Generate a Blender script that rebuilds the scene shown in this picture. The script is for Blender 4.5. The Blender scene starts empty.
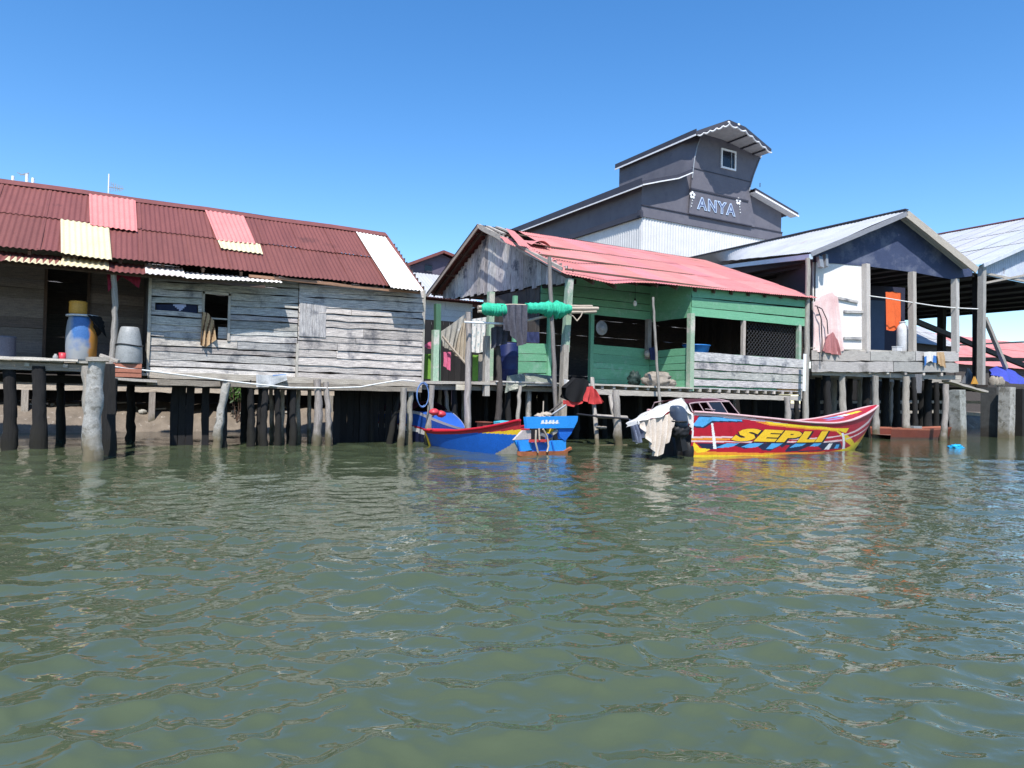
import bpy, bmesh, math, random
import numpy as np
from mathutils import Vector as V, noise as mnoise, Matrix
random.seed(7)
rnd = random.uniform
sc = bpy.context.scene
COL = sc.collection
# ------------------------------------------------------------------ camera
CAMH, FPX = 1.2, 710.0
AZ, PITCH, ROLL = map(math.radians, (60.2, 1.05, 1.23))
_h = V((math.cos(AZ), math.sin(AZ), 0)); _up = V((0, 0, 1))
FW = _h * math.cos(PITCH) + _up * math.sin(PITCH)
_r0 = _h.cross(_up); _u0 = _r0.cross(FW)
RT = _r0 * math.cos(ROLL) + _u0 * math.sin(ROLL)
UPV = _u0 * math.cos(ROLL) - _r0 * math.sin(ROLL)
CPOS = V((0, 0, CAMH))
cam_d = bpy.data.cameras.new('camera'); cam = bpy.data.objects.new('camera', cam_d); COL.objects.link(cam)
cam.matrix_world = Matrix(((RT.x, UPV.x, -FW.x, 0), (RT.y, UPV.y, -FW.y, 0), (RT.z, UPV.z, -FW.z, CAMH), (0, 0, 0, 1)))
cam_d.sensor_width = 36; cam_d.lens = 36 * FPX / 1024; cam_d.clip_end = 3000; cam_d.clip_start = .05
sc.camera = cam

# measured bearings of the photograph turned into points on real planes of the place
def on(px, py, pt, n):
    d = FW * FPX + RT * (px - 512) - UPV * (py - 384)
    return CPOS + d * ((V(pt) - CPOS).dot(n) / d.dot(n))
def PX(px, py, v): return on(px, py, (v, 0, 0), V((1, 0, 0)))
def PY(px, py, v): return on(px, py, (0, v, 0), V((0, 1, 0)))
def PZ(px, py, v): return on(px, py, (0, 0, v), V((0, 0, 1)))
def PD(px, py, d): return CPOS + (FW * FPX + RT * (px - 512) - UPV * (py - 384)) * (d / FPX)
X, Y, Z = V((1, 0, 0)), V((0, 1, 0)), V((0, 0, 1))

def lin(r, g, b):
    f = lambda c: (c / 255 / 12.92) if c <= 10 else ((c / 255 + .055) / 1.055) ** 2.4
    return (f(r), f(g), f(b))

# ------------------------------------------------------------------ materials
def mat(name, base, rough=.7, alt=None, nscale=3., amount=.6, stain=None, stain_scale=1.5, stain_lo=.52, stain_hi=.62,
        grain=False, bump=.15, metallic=0., tide=None, spec=.35, coord='Object', stretch=None, fine=.12, emit=None):
    m = bpy.data.materials.new(name); m.use_nodes = True
    nt = m.node_tree; N = nt.nodes; L = nt.links; N.clear()
    out = N.new('ShaderNodeOutputMaterial'); bs = N.new('ShaderNodeBsdfPrincipled')
    L.new(bs.outputs[0], out.inputs[0])
    bs.inputs['Roughness'].default_value = rough; bs.inputs['Metallic'].default_value = metallic
    bs.inputs['Specular IOR Level'].default_value = spec
    tc = N.new('ShaderNodeTexCoord'); mp = N.new('ShaderNodeMapping')
    L.new(tc.outputs['UV' if grain else coord], mp.inputs[0])
    if grain: mp.inputs['Scale'].default_value = (1.3, 16, 1)
    elif stretch: mp.inputs['Scale'].default_value = stretch
    n1 = N.new('ShaderNodeTexNoise'); L.new(mp.outputs[0], n1.inputs[0])
    n1.inputs['Scale'].default_value = nscale; n1.inputs['Detail'].default_value = 8; n1.inputs['Roughness'].default_value = .65
    alt = alt or tuple(c * .6 for c in base)
    mr = N.new('ShaderNodeMapRange'); L.new(n1.outputs[0], mr.inputs[0])
    mr.inputs[1].default_value = .35; mr.inputs[2].default_value = .7; mr.inputs[3].default_value = 0; mr.inputs[4].default_value = amount
    mx = N.new('ShaderNodeMix'); mx.data_type = 'RGBA'; L.new(mr.outputs[0], mx.inputs[0])
    mx.inputs[6].default_value = (*base, 1); mx.inputs[7].default_value = (*alt, 1)
    cur = mx.outputs[2]
    if stain:
        n2 = N.new('ShaderNodeTexNoise'); L.new(tc.outputs['Object'], n2.inputs[0])
        n2.inputs['Scale'].default_value = stain_scale; n2.inputs['Detail'].default_value = 9; n2.inputs['Roughness'].default_value = .7
        m2 = N.new('ShaderNodeMapRange'); L.new(n2.outputs[0], m2.inputs[0])
        m2.inputs[1].default_value = stain_lo; m2.inputs[2].default_value = stain_hi
        x2 = N.new('ShaderNodeMix'); x2.data_type = 'RGBA'; L.new(m2.outputs[0], x2.inputs[0])
        L.new(cur, x2.inputs[6]); x2.inputs[7].default_value = (*stain, 1); cur = x2.outputs[2]
    if fine:
        n4 = N.new('ShaderNodeTexNoise'); L.new(tc.outputs['Object'], n4.inputs[0]); n4.inputs['Scale'].default_value = 45; n4.inputs['Detail'].default_value = 4
        m4 = N.new('ShaderNodeMapRange'); L.new(n4.outputs[0], m4.inputs[0]); m4.inputs[1].default_value = .3; m4.inputs[2].default_value = .7
        m4.inputs[3].default_value = 1 - fine * 1.5; m4.inputs[4].default_value = 1 + fine
        x4 = N.new('ShaderNodeVectorMath'); x4.operation = 'SCALE'; L.new(cur, x4.inputs[0]); L.new(m4.outputs[0], x4.inputs['Scale']); cur = x4.outputs[0]
    at = N.new('ShaderNodeAttribute'); at.attribute_name = 'Col'
    mu = N.new('ShaderNodeMix'); mu.data_type = 'RGBA'; mu.blend_type = 'MULTIPLY'; mu.inputs[0].default_value = 1
    L.new(cur, mu.inputs[6]); L.new(at.outputs['Color'], mu.inputs[7]); cur = mu.outputs[2]
    if tide:   # the mark the water leaves: a real band of growth and mud low on the post
        ge = N.new('ShaderNodeNewGeometry'); sx = N.new('ShaderNodeSeparateXYZ'); L.new(ge.outputs['Position'], sx.inputs[0])
        n3 = N.new('ShaderNodeTexNoise'); L.new(ge.outputs['Position'], n3.inputs[0]); n3.inputs['Scale'].default_value = 5; n3.inputs['Detail'].default_value = 6
        ad = N.new('ShaderNodeMath'); ad.operation = 'MULTIPLY_ADD'; L.new(n3.outputs[0], ad.inputs[0]); ad.inputs[1].default_value = -.9; L.new(sx.outputs[2], ad.inputs[2])
        m3 = N.new('ShaderNodeMapRange'); L.new(ad.outputs[0], m3.inputs[0]); m3.inputs[1].default_value = -.3; m3.inputs[2].default_value = .12
        x3 = N.new('ShaderNodeMix'); x3.data_type = 'RGBA'; L.new(m3.outputs[0], x3.inputs[0]); x3.inputs[6].default_value = (*tide, 1); L.new(cur, x3.inputs[7]); cur = x3.outputs[2]
    L.new(cur, bs.inputs['Base Color'])
    if bump:
        b = N.new('ShaderNodeBump'); b.inputs['Strength'].default_value = bump; b.inputs['Distance'].default_value = .02
        L.new(n1.outputs[0], b.inputs['Height']); L.new(b.outputs[0], bs.inputs['Normal'])
    if emit:
        bs.inputs['Emission Color'].default_value = (*emit, 1); bs.inputs['Emission Strength'].default_value = 1
    return m

GREYWOOD = mat('grey_wood', (.60, .57, .54), .85, (.13, .125, .13), 3, .95, stain=(.10, .105, .125), stain_scale=1.1, stain_lo=.55, stain_hi=.66, grain=True, bump=.5)
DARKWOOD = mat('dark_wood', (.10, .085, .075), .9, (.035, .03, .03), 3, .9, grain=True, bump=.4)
BLACKWOOD = mat('shade_black_wood', (.018, .017, .018), .9, (.007, .007, .008), 3, .9, grain=True, bump=.4)  # near-black wood, the shade under the houses put into its colour
BROWNWOOD = mat('brown_wood', (.17, .11, .08), .85, (.06, .04, .035), 3, .9, grain=True, bump=.4)
PALEWOOD = mat('pale_wood', (.48, .44, .38), .85, (.22, .19, .17), 3, .9, grain=True, bump=.4)
GABLEWOOD = mat('gable_wood', (.68, .64, .61), .85, (.10, .10, .105), 2.2, 1., stain=(.09, .095, .12), stain_scale=1.6, stain_lo=.56, stain_hi=.66, grain=True, bump=.5)
GREENP = mat('green_paint', (.155, .395, .235), .65, (.108, .30, .172), 2, .8, stain=(.24, .42, .31), stain_scale=2.4, stain_lo=.55, stain_hi=.72, grain=True, bump=.25)
PALEGREEN = mat('pale_green_paint', (.33, .46, .33), .7, (.2, .3, .22), 3, .8, stain=(.5, .48, .42), stain_scale=2.5, stain_lo=.5, stain_hi=.6, grain=True, bump=.3)
POST = mat('post_wood', (.42, .385, .345), .9, (.17, .15, .13), 2.5, .9, grain=True, bump=.7, tide=(.105, .09, .055))
POSTDARK = mat('dark_post_wood', (.02, .0185, .018), .9, (.008, .008, .009), 2.5, .9, grain=True, bump=.7, tide=(.014, .013, .01))  # post wood taken down to near black, shade included in the colour
CONCRETE = mat('concrete', (.40, .39, .36), .9, (.20, .195, .18), 6, .9, stain=(.16, .15, .125), stain_scale=4, stain_lo=.54, bump=1., tide=(.15, .125, .08))
MAROON = mat('maroon_roof_metal', (.195, .066, .056), .6, (.15, .05, .043), 1.2, .9, stain=(.11, .04, .035), stain_scale=1.3, stain_lo=.6, stain_hi=.72, bump=.05, stretch=(4, .7, .7))
PINK = mat('faded_pink_sheet', (.68, .23, .21), .6, (.58, .19, .18), 2, .8, bump=.05)
CREAM = mat('cream_sheet', (.66, .57, .36), .65, (.55, .47, .29), 2, .9, bump=.05)
WHITESHEET = mat('white_sheet', (.84, .80, .74), .6, (.72, .66, .60), 1.5, .8, bump=.05)
RUSTSHEET = mat('rusty_white_sheet', (.72, .70, .68), .5, (.5, .4, .34), 3, .9, stain=(.3, .13, .07), stain_scale=2.5, stain_lo=.55, stain_hi=.66, bump=.05)
REDROOF = mat('pinkish_red_roof_metal', (.55, .215, .205), .65, (.46, .165, .16), 1.1, .9, stain=(.36, .13, .12), stain_scale=1.2, stain_lo=.62, stain_hi=.72, bump=.05, stretch=(1, 3, 3))
GALV = mat('galvanised_roof', (.44, .45, .47), .55, (.34, .355, .39), 1., .9, stain=(.36, .30, .27), stain_scale=1.1, stain_lo=.6, stain_hi=.72, bump=.05, stretch=(2, .6, .6))
WHITEMETAL = mat('white_cladding', (.66, .65, .63), .6, (.54, .53, .52), 1.5, .8, stain=(.5, .46, .4), stain_scale=1.2, stain_lo=.64, stain_hi=.75, bump=.05)
GREYWALL = mat('charcoal_cladding', (.14, .135, .158), .7, (.105, .102, .125), 1.5, .8, stain=(.085, .085, .105), stain_scale=1.3, stain_lo=.56, stain_hi=.74, bump=.1)
GREYROOF = mat('charcoal_roof', (.05, .05, .068), .6, (.035, .036, .05), 1.5, .8, bump=.1)
WHITEP = mat('white_paint', (.80, .80, .80), .6, (.66, .66, .66), 3, .7, bump=.1)
NAVY = mat('navy_painted_wall', (.045, .062, .125), .7, (.03, .042, .09), 1.4, .9, stain=(.11, .125, .18), stain_scale=.9, stain_lo=.52, stain_hi=.66, bump=.2)
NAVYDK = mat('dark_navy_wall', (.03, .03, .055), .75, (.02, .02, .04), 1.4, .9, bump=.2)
WALLWHITE = mat('whitewashed_wall', (.74, .73, .71), .8, (.62, .61, .60), 1.6, .8, stain=(.6, .52, .48), stain_scale=1.6, stain_lo=.62, stain_hi=.75, bump=.2)
PLUM = mat('plum_cladding', (.10, .085, .12), .7, (.07, .06, .09), 1.5, .8, bump=.1)
MUD = mat('mud', (.20, .165, .13), .85, (.11, .09, .07), 2.2, .9, stain=(.30, .265, .23), stain_scale=6, stain_lo=.6, stain_hi=.66, bump=.8)
IRON = mat('rusty_iron', (.20, .09, .05), .8, (.09, .05, .04), 6, .9, bump=.4)
GREYMETAL = mat('grey_metal', (.32, .34, .36), .5, (.2, .21, .23), 4, .8, metallic=.4)
def plain(name, c, rough=.6, v=.72, sc_=4, **k): return mat(name, c, rough, tuple(x * v for x in c), sc_, .8, bump=k.pop('bump', .1), **k)
BLUEPL = plain('blue_plastic', (.05, .16, .42), .45)
DKBLUEPL = plain('dark_blue_plastic', (.012, .022, .10), .5)
BRIGHTBLUE = plain('bright_blue_plastic', (.03, .22, .62), .4)
YELLOWPL = plain('yellow_plastic', (.62, .31, .05), .5)
ORANGEPL = plain('ochre_plastic', (.5, .24, .05), .5)
GREYPL = plain('grey_plastic', (.3, .31, .31), .5)
REDPL = plain('red_plastic', (.55, .05, .07), .4)
TERRA = plain('terracotta_plastic', (.42, .16, .10), .6)
WHITEPL = plain('white_plastic', (.62, .63, .65), .5)
BLACK = plain('black_rubber', (.012, .012, .014), .6)
BLACKCL = plain('black_cloth', (.006, .006, .007), .9)
CL_GREY = mat('charcoal_cloth', (.085, .085, .105), .95, (.05, .05, .07), 14, .9, bump=.3)
CL_NAVY = plain('navy_cloth', (.03, .04, .11), .95)
CL_PINK = plain('pink_cloth', (.62, .14, .25), .9)
CL_PALEPINK = mat('pale_pink_netting', (.74, .60, .57), .9, (.58, .36, .35), 1.6, .9, bump=.2)
CL_RED = plain('red_cloth', (.5, .05, .05), .9)
CL_ORANGE = plain('orange_cloth', (.72, .13, .035), .9)
CL_WHITE = plain('white_cloth', (.62, .60, .57), .9, .86)
CL_BEIGE = mat('beige_canvas', (.52, .46, .40), .9, (.40, .35, .30), 4, .9, stain=(.40, .35, .29), stain_scale=2, stain_lo=.56, stain_hi=.7, bump=.3)
CL_TAN = plain('tan_cloth', (.48, .33, .19), .9)
CL_STRIPE = plain('brown_stripe_cloth', (.12, .075, .055), .9)
CL_BLUE = plain('blue_cloth', (.06, .24, .6), .9)
TARP = mat('grey_tarpaulin', (.36, .34, .30), .8, (.22, .21, .18), 2, .9, stain=(.5, .5, .48), stain_scale=1.5, bump=.3)
BLUETARP = plain('violet_blue_tarp', (.055, .075, .42), .6)
NETGREEN = mat('green_net', (.04, .52, .32), .8, (.02, .32, .2), 22, .9, bump=.8)
LIME = plain('lime_board', (.17, .36, .05), .7)
ROPEW = plain('white_rope', (.74, .74, .72), .7)
WIRE = plain('black_cable', (.02, .02, .025), .6)
ROPEB = plain('blue_rope', (.14, .26, .55), .7)
BAMBOO = mat('bamboo', (.50, .42, .33), .7, (.3, .25, .2), 3, .9, grain=True, bump=.3)
BAG = mat('sack_cloth', (.33, .29, .24), .95, (.18, .155, .13), 5, .9, bump=.6)
HB = plain('boat_blue', (.02, .15, .60), .45, .85)
HLB = plain('boat_light_blue', (.03, .30, .80), .45, .85)
HR = plain('boat_red', (.50, .012, .03), .45, .85)
HY = plain('boat_yellow', (.85, .52, .03), .45, .9)
HBEIGE = plain('boat_beige', (.46, .42, .36), .7)
HTEAL = plain('boat_turquoise', (.10, .55, .72), .5, .85)
HRUST = plain('boat_rust', (.36, .12, .05), .8, .5, bump=.4)
HBROWN = plain('boat_brown', (.24, .075, .045), .7, .6, bump=.3)
HPAINT = mat('hull_paint', (1, 1, 1), .45, (.82, .82, .82), 5, .8, stain=(.62, .58, .52), stain_scale=3.5, stain_lo=.56, stain_hi=.72, bump=.15, fine=.12)
BULB = plain('white_glass', (.85, .88, .85), .2)
LEAF = mat('leaf', (.06, .13, .03), .6, (.03, .07, .02), 4, .8, bump=0)
GLASSDK = mat('dark_window_pane', (.015, .016, .022), .15, (.01, .01, .015), 2, .5, bump=0, spec=.5)
FOAM = plain('foam', (.82, .86, .9), .5, .9)

# ------------------------------------------------------------------ mesh builder
def wloc(o):
    v = V((0, 0, 0))
    while o: v = v + o.location; o = o.parent
    return v
class MB:
    def __init__(s): s.v = []; s.f = []; s.uv = []; s.c = []; s.m = []; s.sm = []
    def face(s, pts, uv=None, col=(1, 1, 1), mi=0, smooth=False):
        i = len(s.v); s.v.extend(tuple(p) for p in pts); s.f.append(tuple(range(i, i + len(pts))))
        if uv is None:
            o = V(pts[0]); e1 = (V(pts[1]) - o); e1 = e1.normalized() if e1.length > 1e-9 else X
            n = e1.cross(V(pts[-1]) - o); e2 = n.cross(e1); e2 = e2.normalized() if e2.length > 1e-9 else Z
            uv = [((V(p) - o).dot(e1), (V(p) - o).dot(e2)) for p in pts]
        s.uv.extend(uv); s.c.extend([col] * len(pts)); s.m.append(mi); s.sm.append(smooth)
    def grid(s, fn, nu, nv, col=(1, 1, 1), mi=0, smooth=True, colfn=None, flip=False):
        i0 = len(s.v); U_ = []
        for j in range(nv + 1):
            for i in range(nu + 1):
                s.v.append(tuple(fn(i / nu, j / nv)))
        ou, ov = rnd(0, 50), rnd(0, 50)
        P0 = V(s.v[i0]); lu = sum((V(s.v[i0 + i + 1]) - V(s.v[i0 + i])).length for i in range(nu)); lv = sum((V(s.v[i0 + (j + 1) * (nu + 1)]) - V(s.v[i0 + j * (nu + 1)])).length for j in range(nv))
        for j in range(nv):
            for i in range(nu):
                q = [(i, j), (i + 1, j), (i + 1, j + 1), (i, j + 1)]
                if flip: q = q[::-1]
                s.f.append(tuple(i0 + b * (nu + 1) + a for a, b in q))
                s.uv.extend([(ov + b / nv * lv, ou + a / nu * lu) for a, b in q])
                c = colfn((i + .5) / nu, (j + .5) / nv) if colfn else col
                s.c.extend([c] * 4); s.m.append(mi); s.sm.append(smooth)
    def bar(s, p0, p1, w, h, up=Z, col=None, mi=0, wob=0., seg=None, tilt=0.):
        """rectangular timber from p0 to p1, w across, h along up; wob roughens its edges, tilt leans it like a lap board"""
        p0, p1 = V(p0), V(p1); d = p1 - p0; L = d.length
        if L < 1e-6: return
        d = d / L; side = d.cross(up); side = side.normalized() if side.length > 1e-6 else d.cross(X).normalized(); upn = side.cross(d).normalized()
        n = seg or (max(1, int(L / .35)) if wob else 1)
        col = col or (1, 1, 1); ou, ov = rnd(0, 90), rnd(0, 90)
        rings = []
        for i in range(n + 1):
            t = i / n; c = p0 + d * (L * t)
            r = [c - side * (w / 2 - tilt) - upn * (h / 2 + rnd(-wob, wob)), c + side * (w / 2 + tilt) - upn * (h / 2 + rnd(-wob, wob)),
                 c + side * (w / 2) + upn * (h / 2 + rnd(-wob, wob)), c - side * (w / 2) + upn * (h / 2 + rnd(-wob, wob))]
            rings.append(r)
        vv = [0, w, w + h, 2 * w + h, 2 * w + 2 * h]
        for i in range(n):
            a, b = rings[i], rings[i + 1]; u0, u1 = ou + L * i / n, ou + L * (i + 1) / n
            for k in range(4):
                k2 = (k + 1) % 4
                s.face([a[k], b[k], b[k2], a[k2]][::-1], [(u0, ov + vv[k]), (u1, ov + vv[k]), (u1, ov + vv[k + 1]), (u0, ov + vv[k + 1])][::-1], col, mi)
        s.face(rings[0], [(ou, ov + q) for q in (0, .01, .02, .03)], col, mi); s.face(rings[-1][::-1], [(ou, ov + q) for q in (0, .01, .02, .03)], col, mi)
    def box(s, a, b, col=(1, 1, 1), mi=0):
        a, b = V(a), V(b); c = (a + b) / 2; e = b - a
        s.bar((a.x, c.y, c.z), (b.x, c.y, c.z), abs(e.y), abs(e.z), Z, col, mi)
    def tube(s, path, radii, n=10, col=(1, 1, 1), mi=0, rough=0., cap=True, sq=None):
        path = [V(p) for p in path]; m = len(path)
        if not hasattr(radii, '__len__'): radii = [radii] * m
        ou, ov = rnd(0, 90), rnd(0, 90); rings = []; L = 0; us = []
        t0 = (path[1] - path[0]).normalized(); a = t0.orthogonal().normalized()
        ph = [rnd(1 - rough, 1 + rough) for _ in range(n)]
        for i, p in enumerate(path):
            t = (path[min(i + 1, m - 1)] - path[max(i - 1, 0)]).normalized()
            a = (a - t * a.dot(t)); a = a.normalized() if a.length > 1e-6 else t.orthogonal().normalized(); b = t.cross(a)
            if i: L += (p - path[i - 1]).length
            us.append(ou + L)
            rings.append([p + (a * math.cos(q) + b * math.sin(q)) * radii[i] * (ph[k] * rnd(1 - rough * .6, 1 + rough * .6) if rough else 1) for k, q in enumerate(2 * math.pi * k / n for k in range(n))])
        i0 = len(s.v)
        for r in rings: s.v.extend(tuple(p) for p in r)
        R = radii[0]
        for i in range(m - 1):
            for k in range(n):
                k2 = (k + 1) % n
                s.f.append((i0 + i * n + k, i0 + i * n + k2, i0 + (i + 1) * n + k2, i0 + (i + 1) * n + k))
                va, vb = ov + 6.28 * R * k / n, ov + 6.28 * R * (k + 1) / n
                s.uv.extend([(us[i], va), (us[i], vb), (us[i + 1], vb), (us[i + 1], va)]); s.c.extend([col] * 4); s.m.append(mi); s.sm.append(True)
        if cap:
            s.face(rings[0][::-1], None, col, mi); s.face(rings[-1], None, col, mi)
    def lathe(s, base, prof, n=20, col=(1, 1, 1), mi=0, axis=None, mfn=None):
        base = V(base); ax = (axis or Z).normalized(); a = ax.orthogonal().normalized(); b = ax.cross(a)
        i0 = len(s.v); m = len(prof)
        for r, z in prof:
            for k in range(n):
                q = 2 * math.pi * k / n; s.v.append(tuple(base + ax * z + (a * math.cos(q) + b * math.sin(q)) * r))
        for i in range(m - 1):
            for k in range(n):
                k2 = (k + 1) % n
                s.f.append((i0 + i * n + k, i0 + i * n + k2, i0 + (i + 1) * n + k2, i0 + (i + 1) * n + k))
                s.uv.extend([(k / n, i / m)] * 4); s.c.extend([col] * 4); s.m.append(mfn(i, k) if mfn else mi); s.sm.append(True)
        s.f.append(tuple(i0 + k for k in range(n))[::-1]); s.uv.extend([(0, 0)] * n); s.c.extend([col] * n); s.m.append(mi); s.sm.append(False)
        s.f.append(tuple(i0 + (m - 1) * n + k for k in range(n))); s.uv.extend([(0, 0)] * n); s.c.extend([col] * n); s.m.append(mi); s.sm.append(False)
    def blob(s, c, r, amp=.2, freq=2., nu=28, nv=18, col=(1, 1, 1), mi=0, seed=0., flat=None):
        c = V(c)
        def fn(u, v):
            th = 2 * math.pi * u; ph = math.pi * v
            d = V((math.cos(th) * math.sin(ph), math.sin(th) * math.sin(ph), math.cos(ph)))
            k = 1 + amp * mnoise.noise(d * freq + V((seed, seed * 2, 3))) + amp * .5 * mnoise.noise(d * freq * 2.6 + V((seed, 1, seed)))
            p = V((d.x * r[0], d.y * r[1], d.z * r[2])) * k
            if flat is not None: p.z = max(p.z, -flat)
            return c + p
        s.grid(fn, nu, nv, col, mi, flip=True)
    def corr(s, p00, p10, p01, p11, pitch=.09, amp=.014, nv=4, wav=.006, col=None, mi=0, sub=6, phase=0., thick=0.):
        """corrugated sheet: p00-p10 is the low edge (ribs across), p01-p11 the high edge"""
        p00, p10, p01, p11 = map(V, (p00, p10, p01, p11))
        n = (p10 - p00).cross(p01 - p00).normalized(); L = (p10 - p00).length
        nu = max(4, int(L / pitch * sub)); sd = rnd(0, 100)
        def fn(u, v):
            p = (p00 * (1 - u) + p10 * u) * (1 - v) + (p01 * (1 - u) + p11 * u) * v
            return p + n * (amp * math.sin(2 * math.pi * (u * L / pitch) + phase) + wav * mnoise.noise(V((u * L * 1.3, v * 2.5, sd))))
        s.grid(fn, nu, nv, col or (1, 1, 1), mi)
    def cloth(s, top, bot, nu=30, nv=20, folds=5, amp=.03, n=Y, col=(1, 1, 1), mi=0, rag=.0, seed=None, colfn=None, fpow=1.):
        """hanging cloth between a top and a bottom polyline"""
        top = [V(p) for p in top]; bot = [V(p) for p in bot]; sd = rnd(0, 50) if seed is None else seed
        def pl(pts, u):
            x = u * (len(pts) - 1); i = min(int(x), len(pts) - 2); return pts[i].lerp(pts[i + 1], x - i)
        def fn(u, v):
            p = pl(top, u).lerp(pl(bot, u), v)
            w = amp * (.25 + .75 * v ** fpow)
            q = math.sin(2 * math.pi * folds * (u + .05 * math.sin(3 * v + sd)) + sd) + .6 * mnoise.noise(V((u * folds * 1.7, v * 2, sd)))
            return p + n * (w * q) + Z * (rag * v * mnoise.noise(V((u * 9, sd, 0))))
        s.grid(fn, nu, nv, col, mi, colfn=colfn)
    def build(s, name, mats, parent=None, loc=None, label=None):
        if not isinstance(mats, (list, tuple)): mats = [mats]
        me = bpy.data.meshes.new(name)
        base = wloc(parent) if parent else V(loc or (0, 0, 0))
        me.from_pydata([(x - base.x, y - base.y, z - base.z) for x, y, z in s.v], [], s.f)
        for m in mats: me.materials.append(m)
        me.polygons.foreach_set('material_index', s.m); me.polygons.foreach_set('use_smooth', s.sm)
        ul = me.uv_layers.new(name='UVMap'); ul.data.foreach_set('uv', [c for p in s.uv for c in p])
        ca = me.color_attributes.new('Col', 'FLOAT_COLOR', 'CORNER'); ca.data.foreach_set('color', [c for p in s.c for c in (*p[:3], 1)])
        me.update()
        o = bpy.data.objects.new(name, me); COL.objects.link(o)
        if parent: o.parent = parent
        else: o.location = base
        if label: o['label'] = label
        return o
def thing(name, label, cat, loc=(0, 0, 0), group=None):
    o = bpy.data.objects.new(name, None); COL.objects.link(o); o.location = loc; o.empty_display_size = .1
    return tag(o, label, cat, group)
def tag(o, label, cat, group=None):
    o['label'] = label; o['category'] = cat
    if group: o['group'] = group
    return o
def struct(o): o['kind'] = 'structure'; return o
def tint(a=.75, b=1.15, hue=.04):
    k = rnd(a, b); return (k * rnd(1 - hue, 1 + hue), k, k * rnd(1 - hue, 1 + hue))

def hboards(mb, a, b, z0, z1, n, out, openings=(), th=.022, lap=.012, wob=.006, cols=None, split=.25, mi=0, gap=.004):
    """horizontal boards on the line a->b (x,y). z0,z1: (left,right) heights. openings: (u0,u1,za,zb) in metres along a->b"""
    A, B = V((*a, 0)), V((*b, 0)); d = B - A; L = d.length; d.normalize(); out = V(out)
    cuts = [0] + [(i + rnd(-.22, .22)) / n for i in range(1, n)] + [1]
    for i in range(n):
        f0, f1 = cuts[i], cuts[i + 1]
        zl = lambda u, f: (z0[0] + (z1[0] - z0[0]) * f) * (1 - u / L) + (z0[1] + (z1[1] - z0[1]) * f) * (u / L)
        segs = [(0, L)]
        for (u0, u1, za, zb) in openings:
            um = (u0 + u1) / 2; zc = (zl(um, f0) + zl(um, f1)) / 2
            if za < zc < zb:
                ns = []
                for s0, s1 in segs:
                    if u1 <= s0 or u0 >= s1: ns.append((s0, s1)); continue
                    if u0 > s0: ns.append((s0, u0))
                    if u1 < s1: ns.append((u1, s1))
                segs = ns
        fin = []
        for s0, s1 in segs:
            if s1 - s0 > 2 and rnd(0, 1) < split:
                c = rnd(s0 + .6, s1 - .6); fin += [(s0, c - .004), (c + .004, s1)]
            else: fin.append((s0, s1))
        for s0, s1 in fin:
            h0 = zl(s0, f1) - zl(s0, f0) - gap; c0 = (zl(s0, f0) + zl(s0, f1)) / 2; c1 = (zl(s1, f0) + zl(s1, f1)) / 2
            pl = A + d * s0 + out * (th / 2) + Z * (c0 + rnd(-wob, wob) * .7); pr = A + d * s1 + out * (th / 2) + Z * (c1 + rnd(-.004, .004))
            lean = lap * rnd(.5, 1.5)
            # lap: lower edge pushed outward
            sgn = 1 if d.cross(Z).dot(out) > 0 else -1
            mb.bar(pl, pr, th, h0, Z, cols() if cols else tint(), mi, wob, tilt=lean * sgn)
def vboards(mb, a, b, zb, zt, out, w=.15, th=.022, wob=.004, cols=None, mi=0, skip=0.):
    """vertical boards along a->b, zb(u)/zt(u) give foot and head, u in 0..1"""
    A, B = V((*a, 0)), V((*b, 0)); d = B - A; L = d.length; d.normalize(); out = V(out); n = max(1, round(L / w))
    for i in range(n):
        if rnd(0, 1) < skip: continue
        u = (i + .5) / n; p = A + d * (L * u) + out * (th / 2 + rnd(0, .012))
        t0, t1 = zb(u), zt(u)
        if t1 - t0 < .03: continue
        ww = L / n - rnd(.002, .012)
        h = (zt((i + .98) / n) - zt((i + .02) / n)) / 2
        mb.bar(p + Z * t0, p + Z * t1, th, ww, d, cols() if cols else tint(), mi, wob)
def post(name, parent, foot, head, r, m=POST, square=False, label=None, rough=.17, col=None, bend=.05):
    mb = MB(); foot, head = V(foot), V(head); n = 16
    if square: mb.bar(foot, head, r * 2, r * 2, Y, col or tint(.85, 1.1), 0, .006)
    else:
        ph = rnd(0, 6); b1 = V((rnd(-1, 1), rnd(-1, 1), 0)) * bend
        path = [foot.lerp(head, i / n) + b1 * math.sin(math.pi * i / n) + V((rnd(-1, 1), rnd(-1, 1), 0)) * bend * .25 for i in range(n + 1)]
        mb.tube(path, [r * (1.12 - .24 * i / n) * rnd(.94, 1.06) * (rnd(1.0, 1.18) if path[i].z < .4 else 1) for i in range(n + 1)], 11, col or tint(.8, 1.12), 0, rough)
    return mb.build(name, m, parent, label=label)
def stilt(parent, px, yw, pxt, ztop, r, m=POST, z0=-.6, **k):
    """a stilt standing on the bed: seen at photo column px where it meets the water, pxt at its head"""
    a = PY(px, 447, yw); b = PY(pxt, 390, yw)
    return post('stilt', parent, (a.x, yw, z0), (b.x, yw, ztop), r, m, **k)

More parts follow.
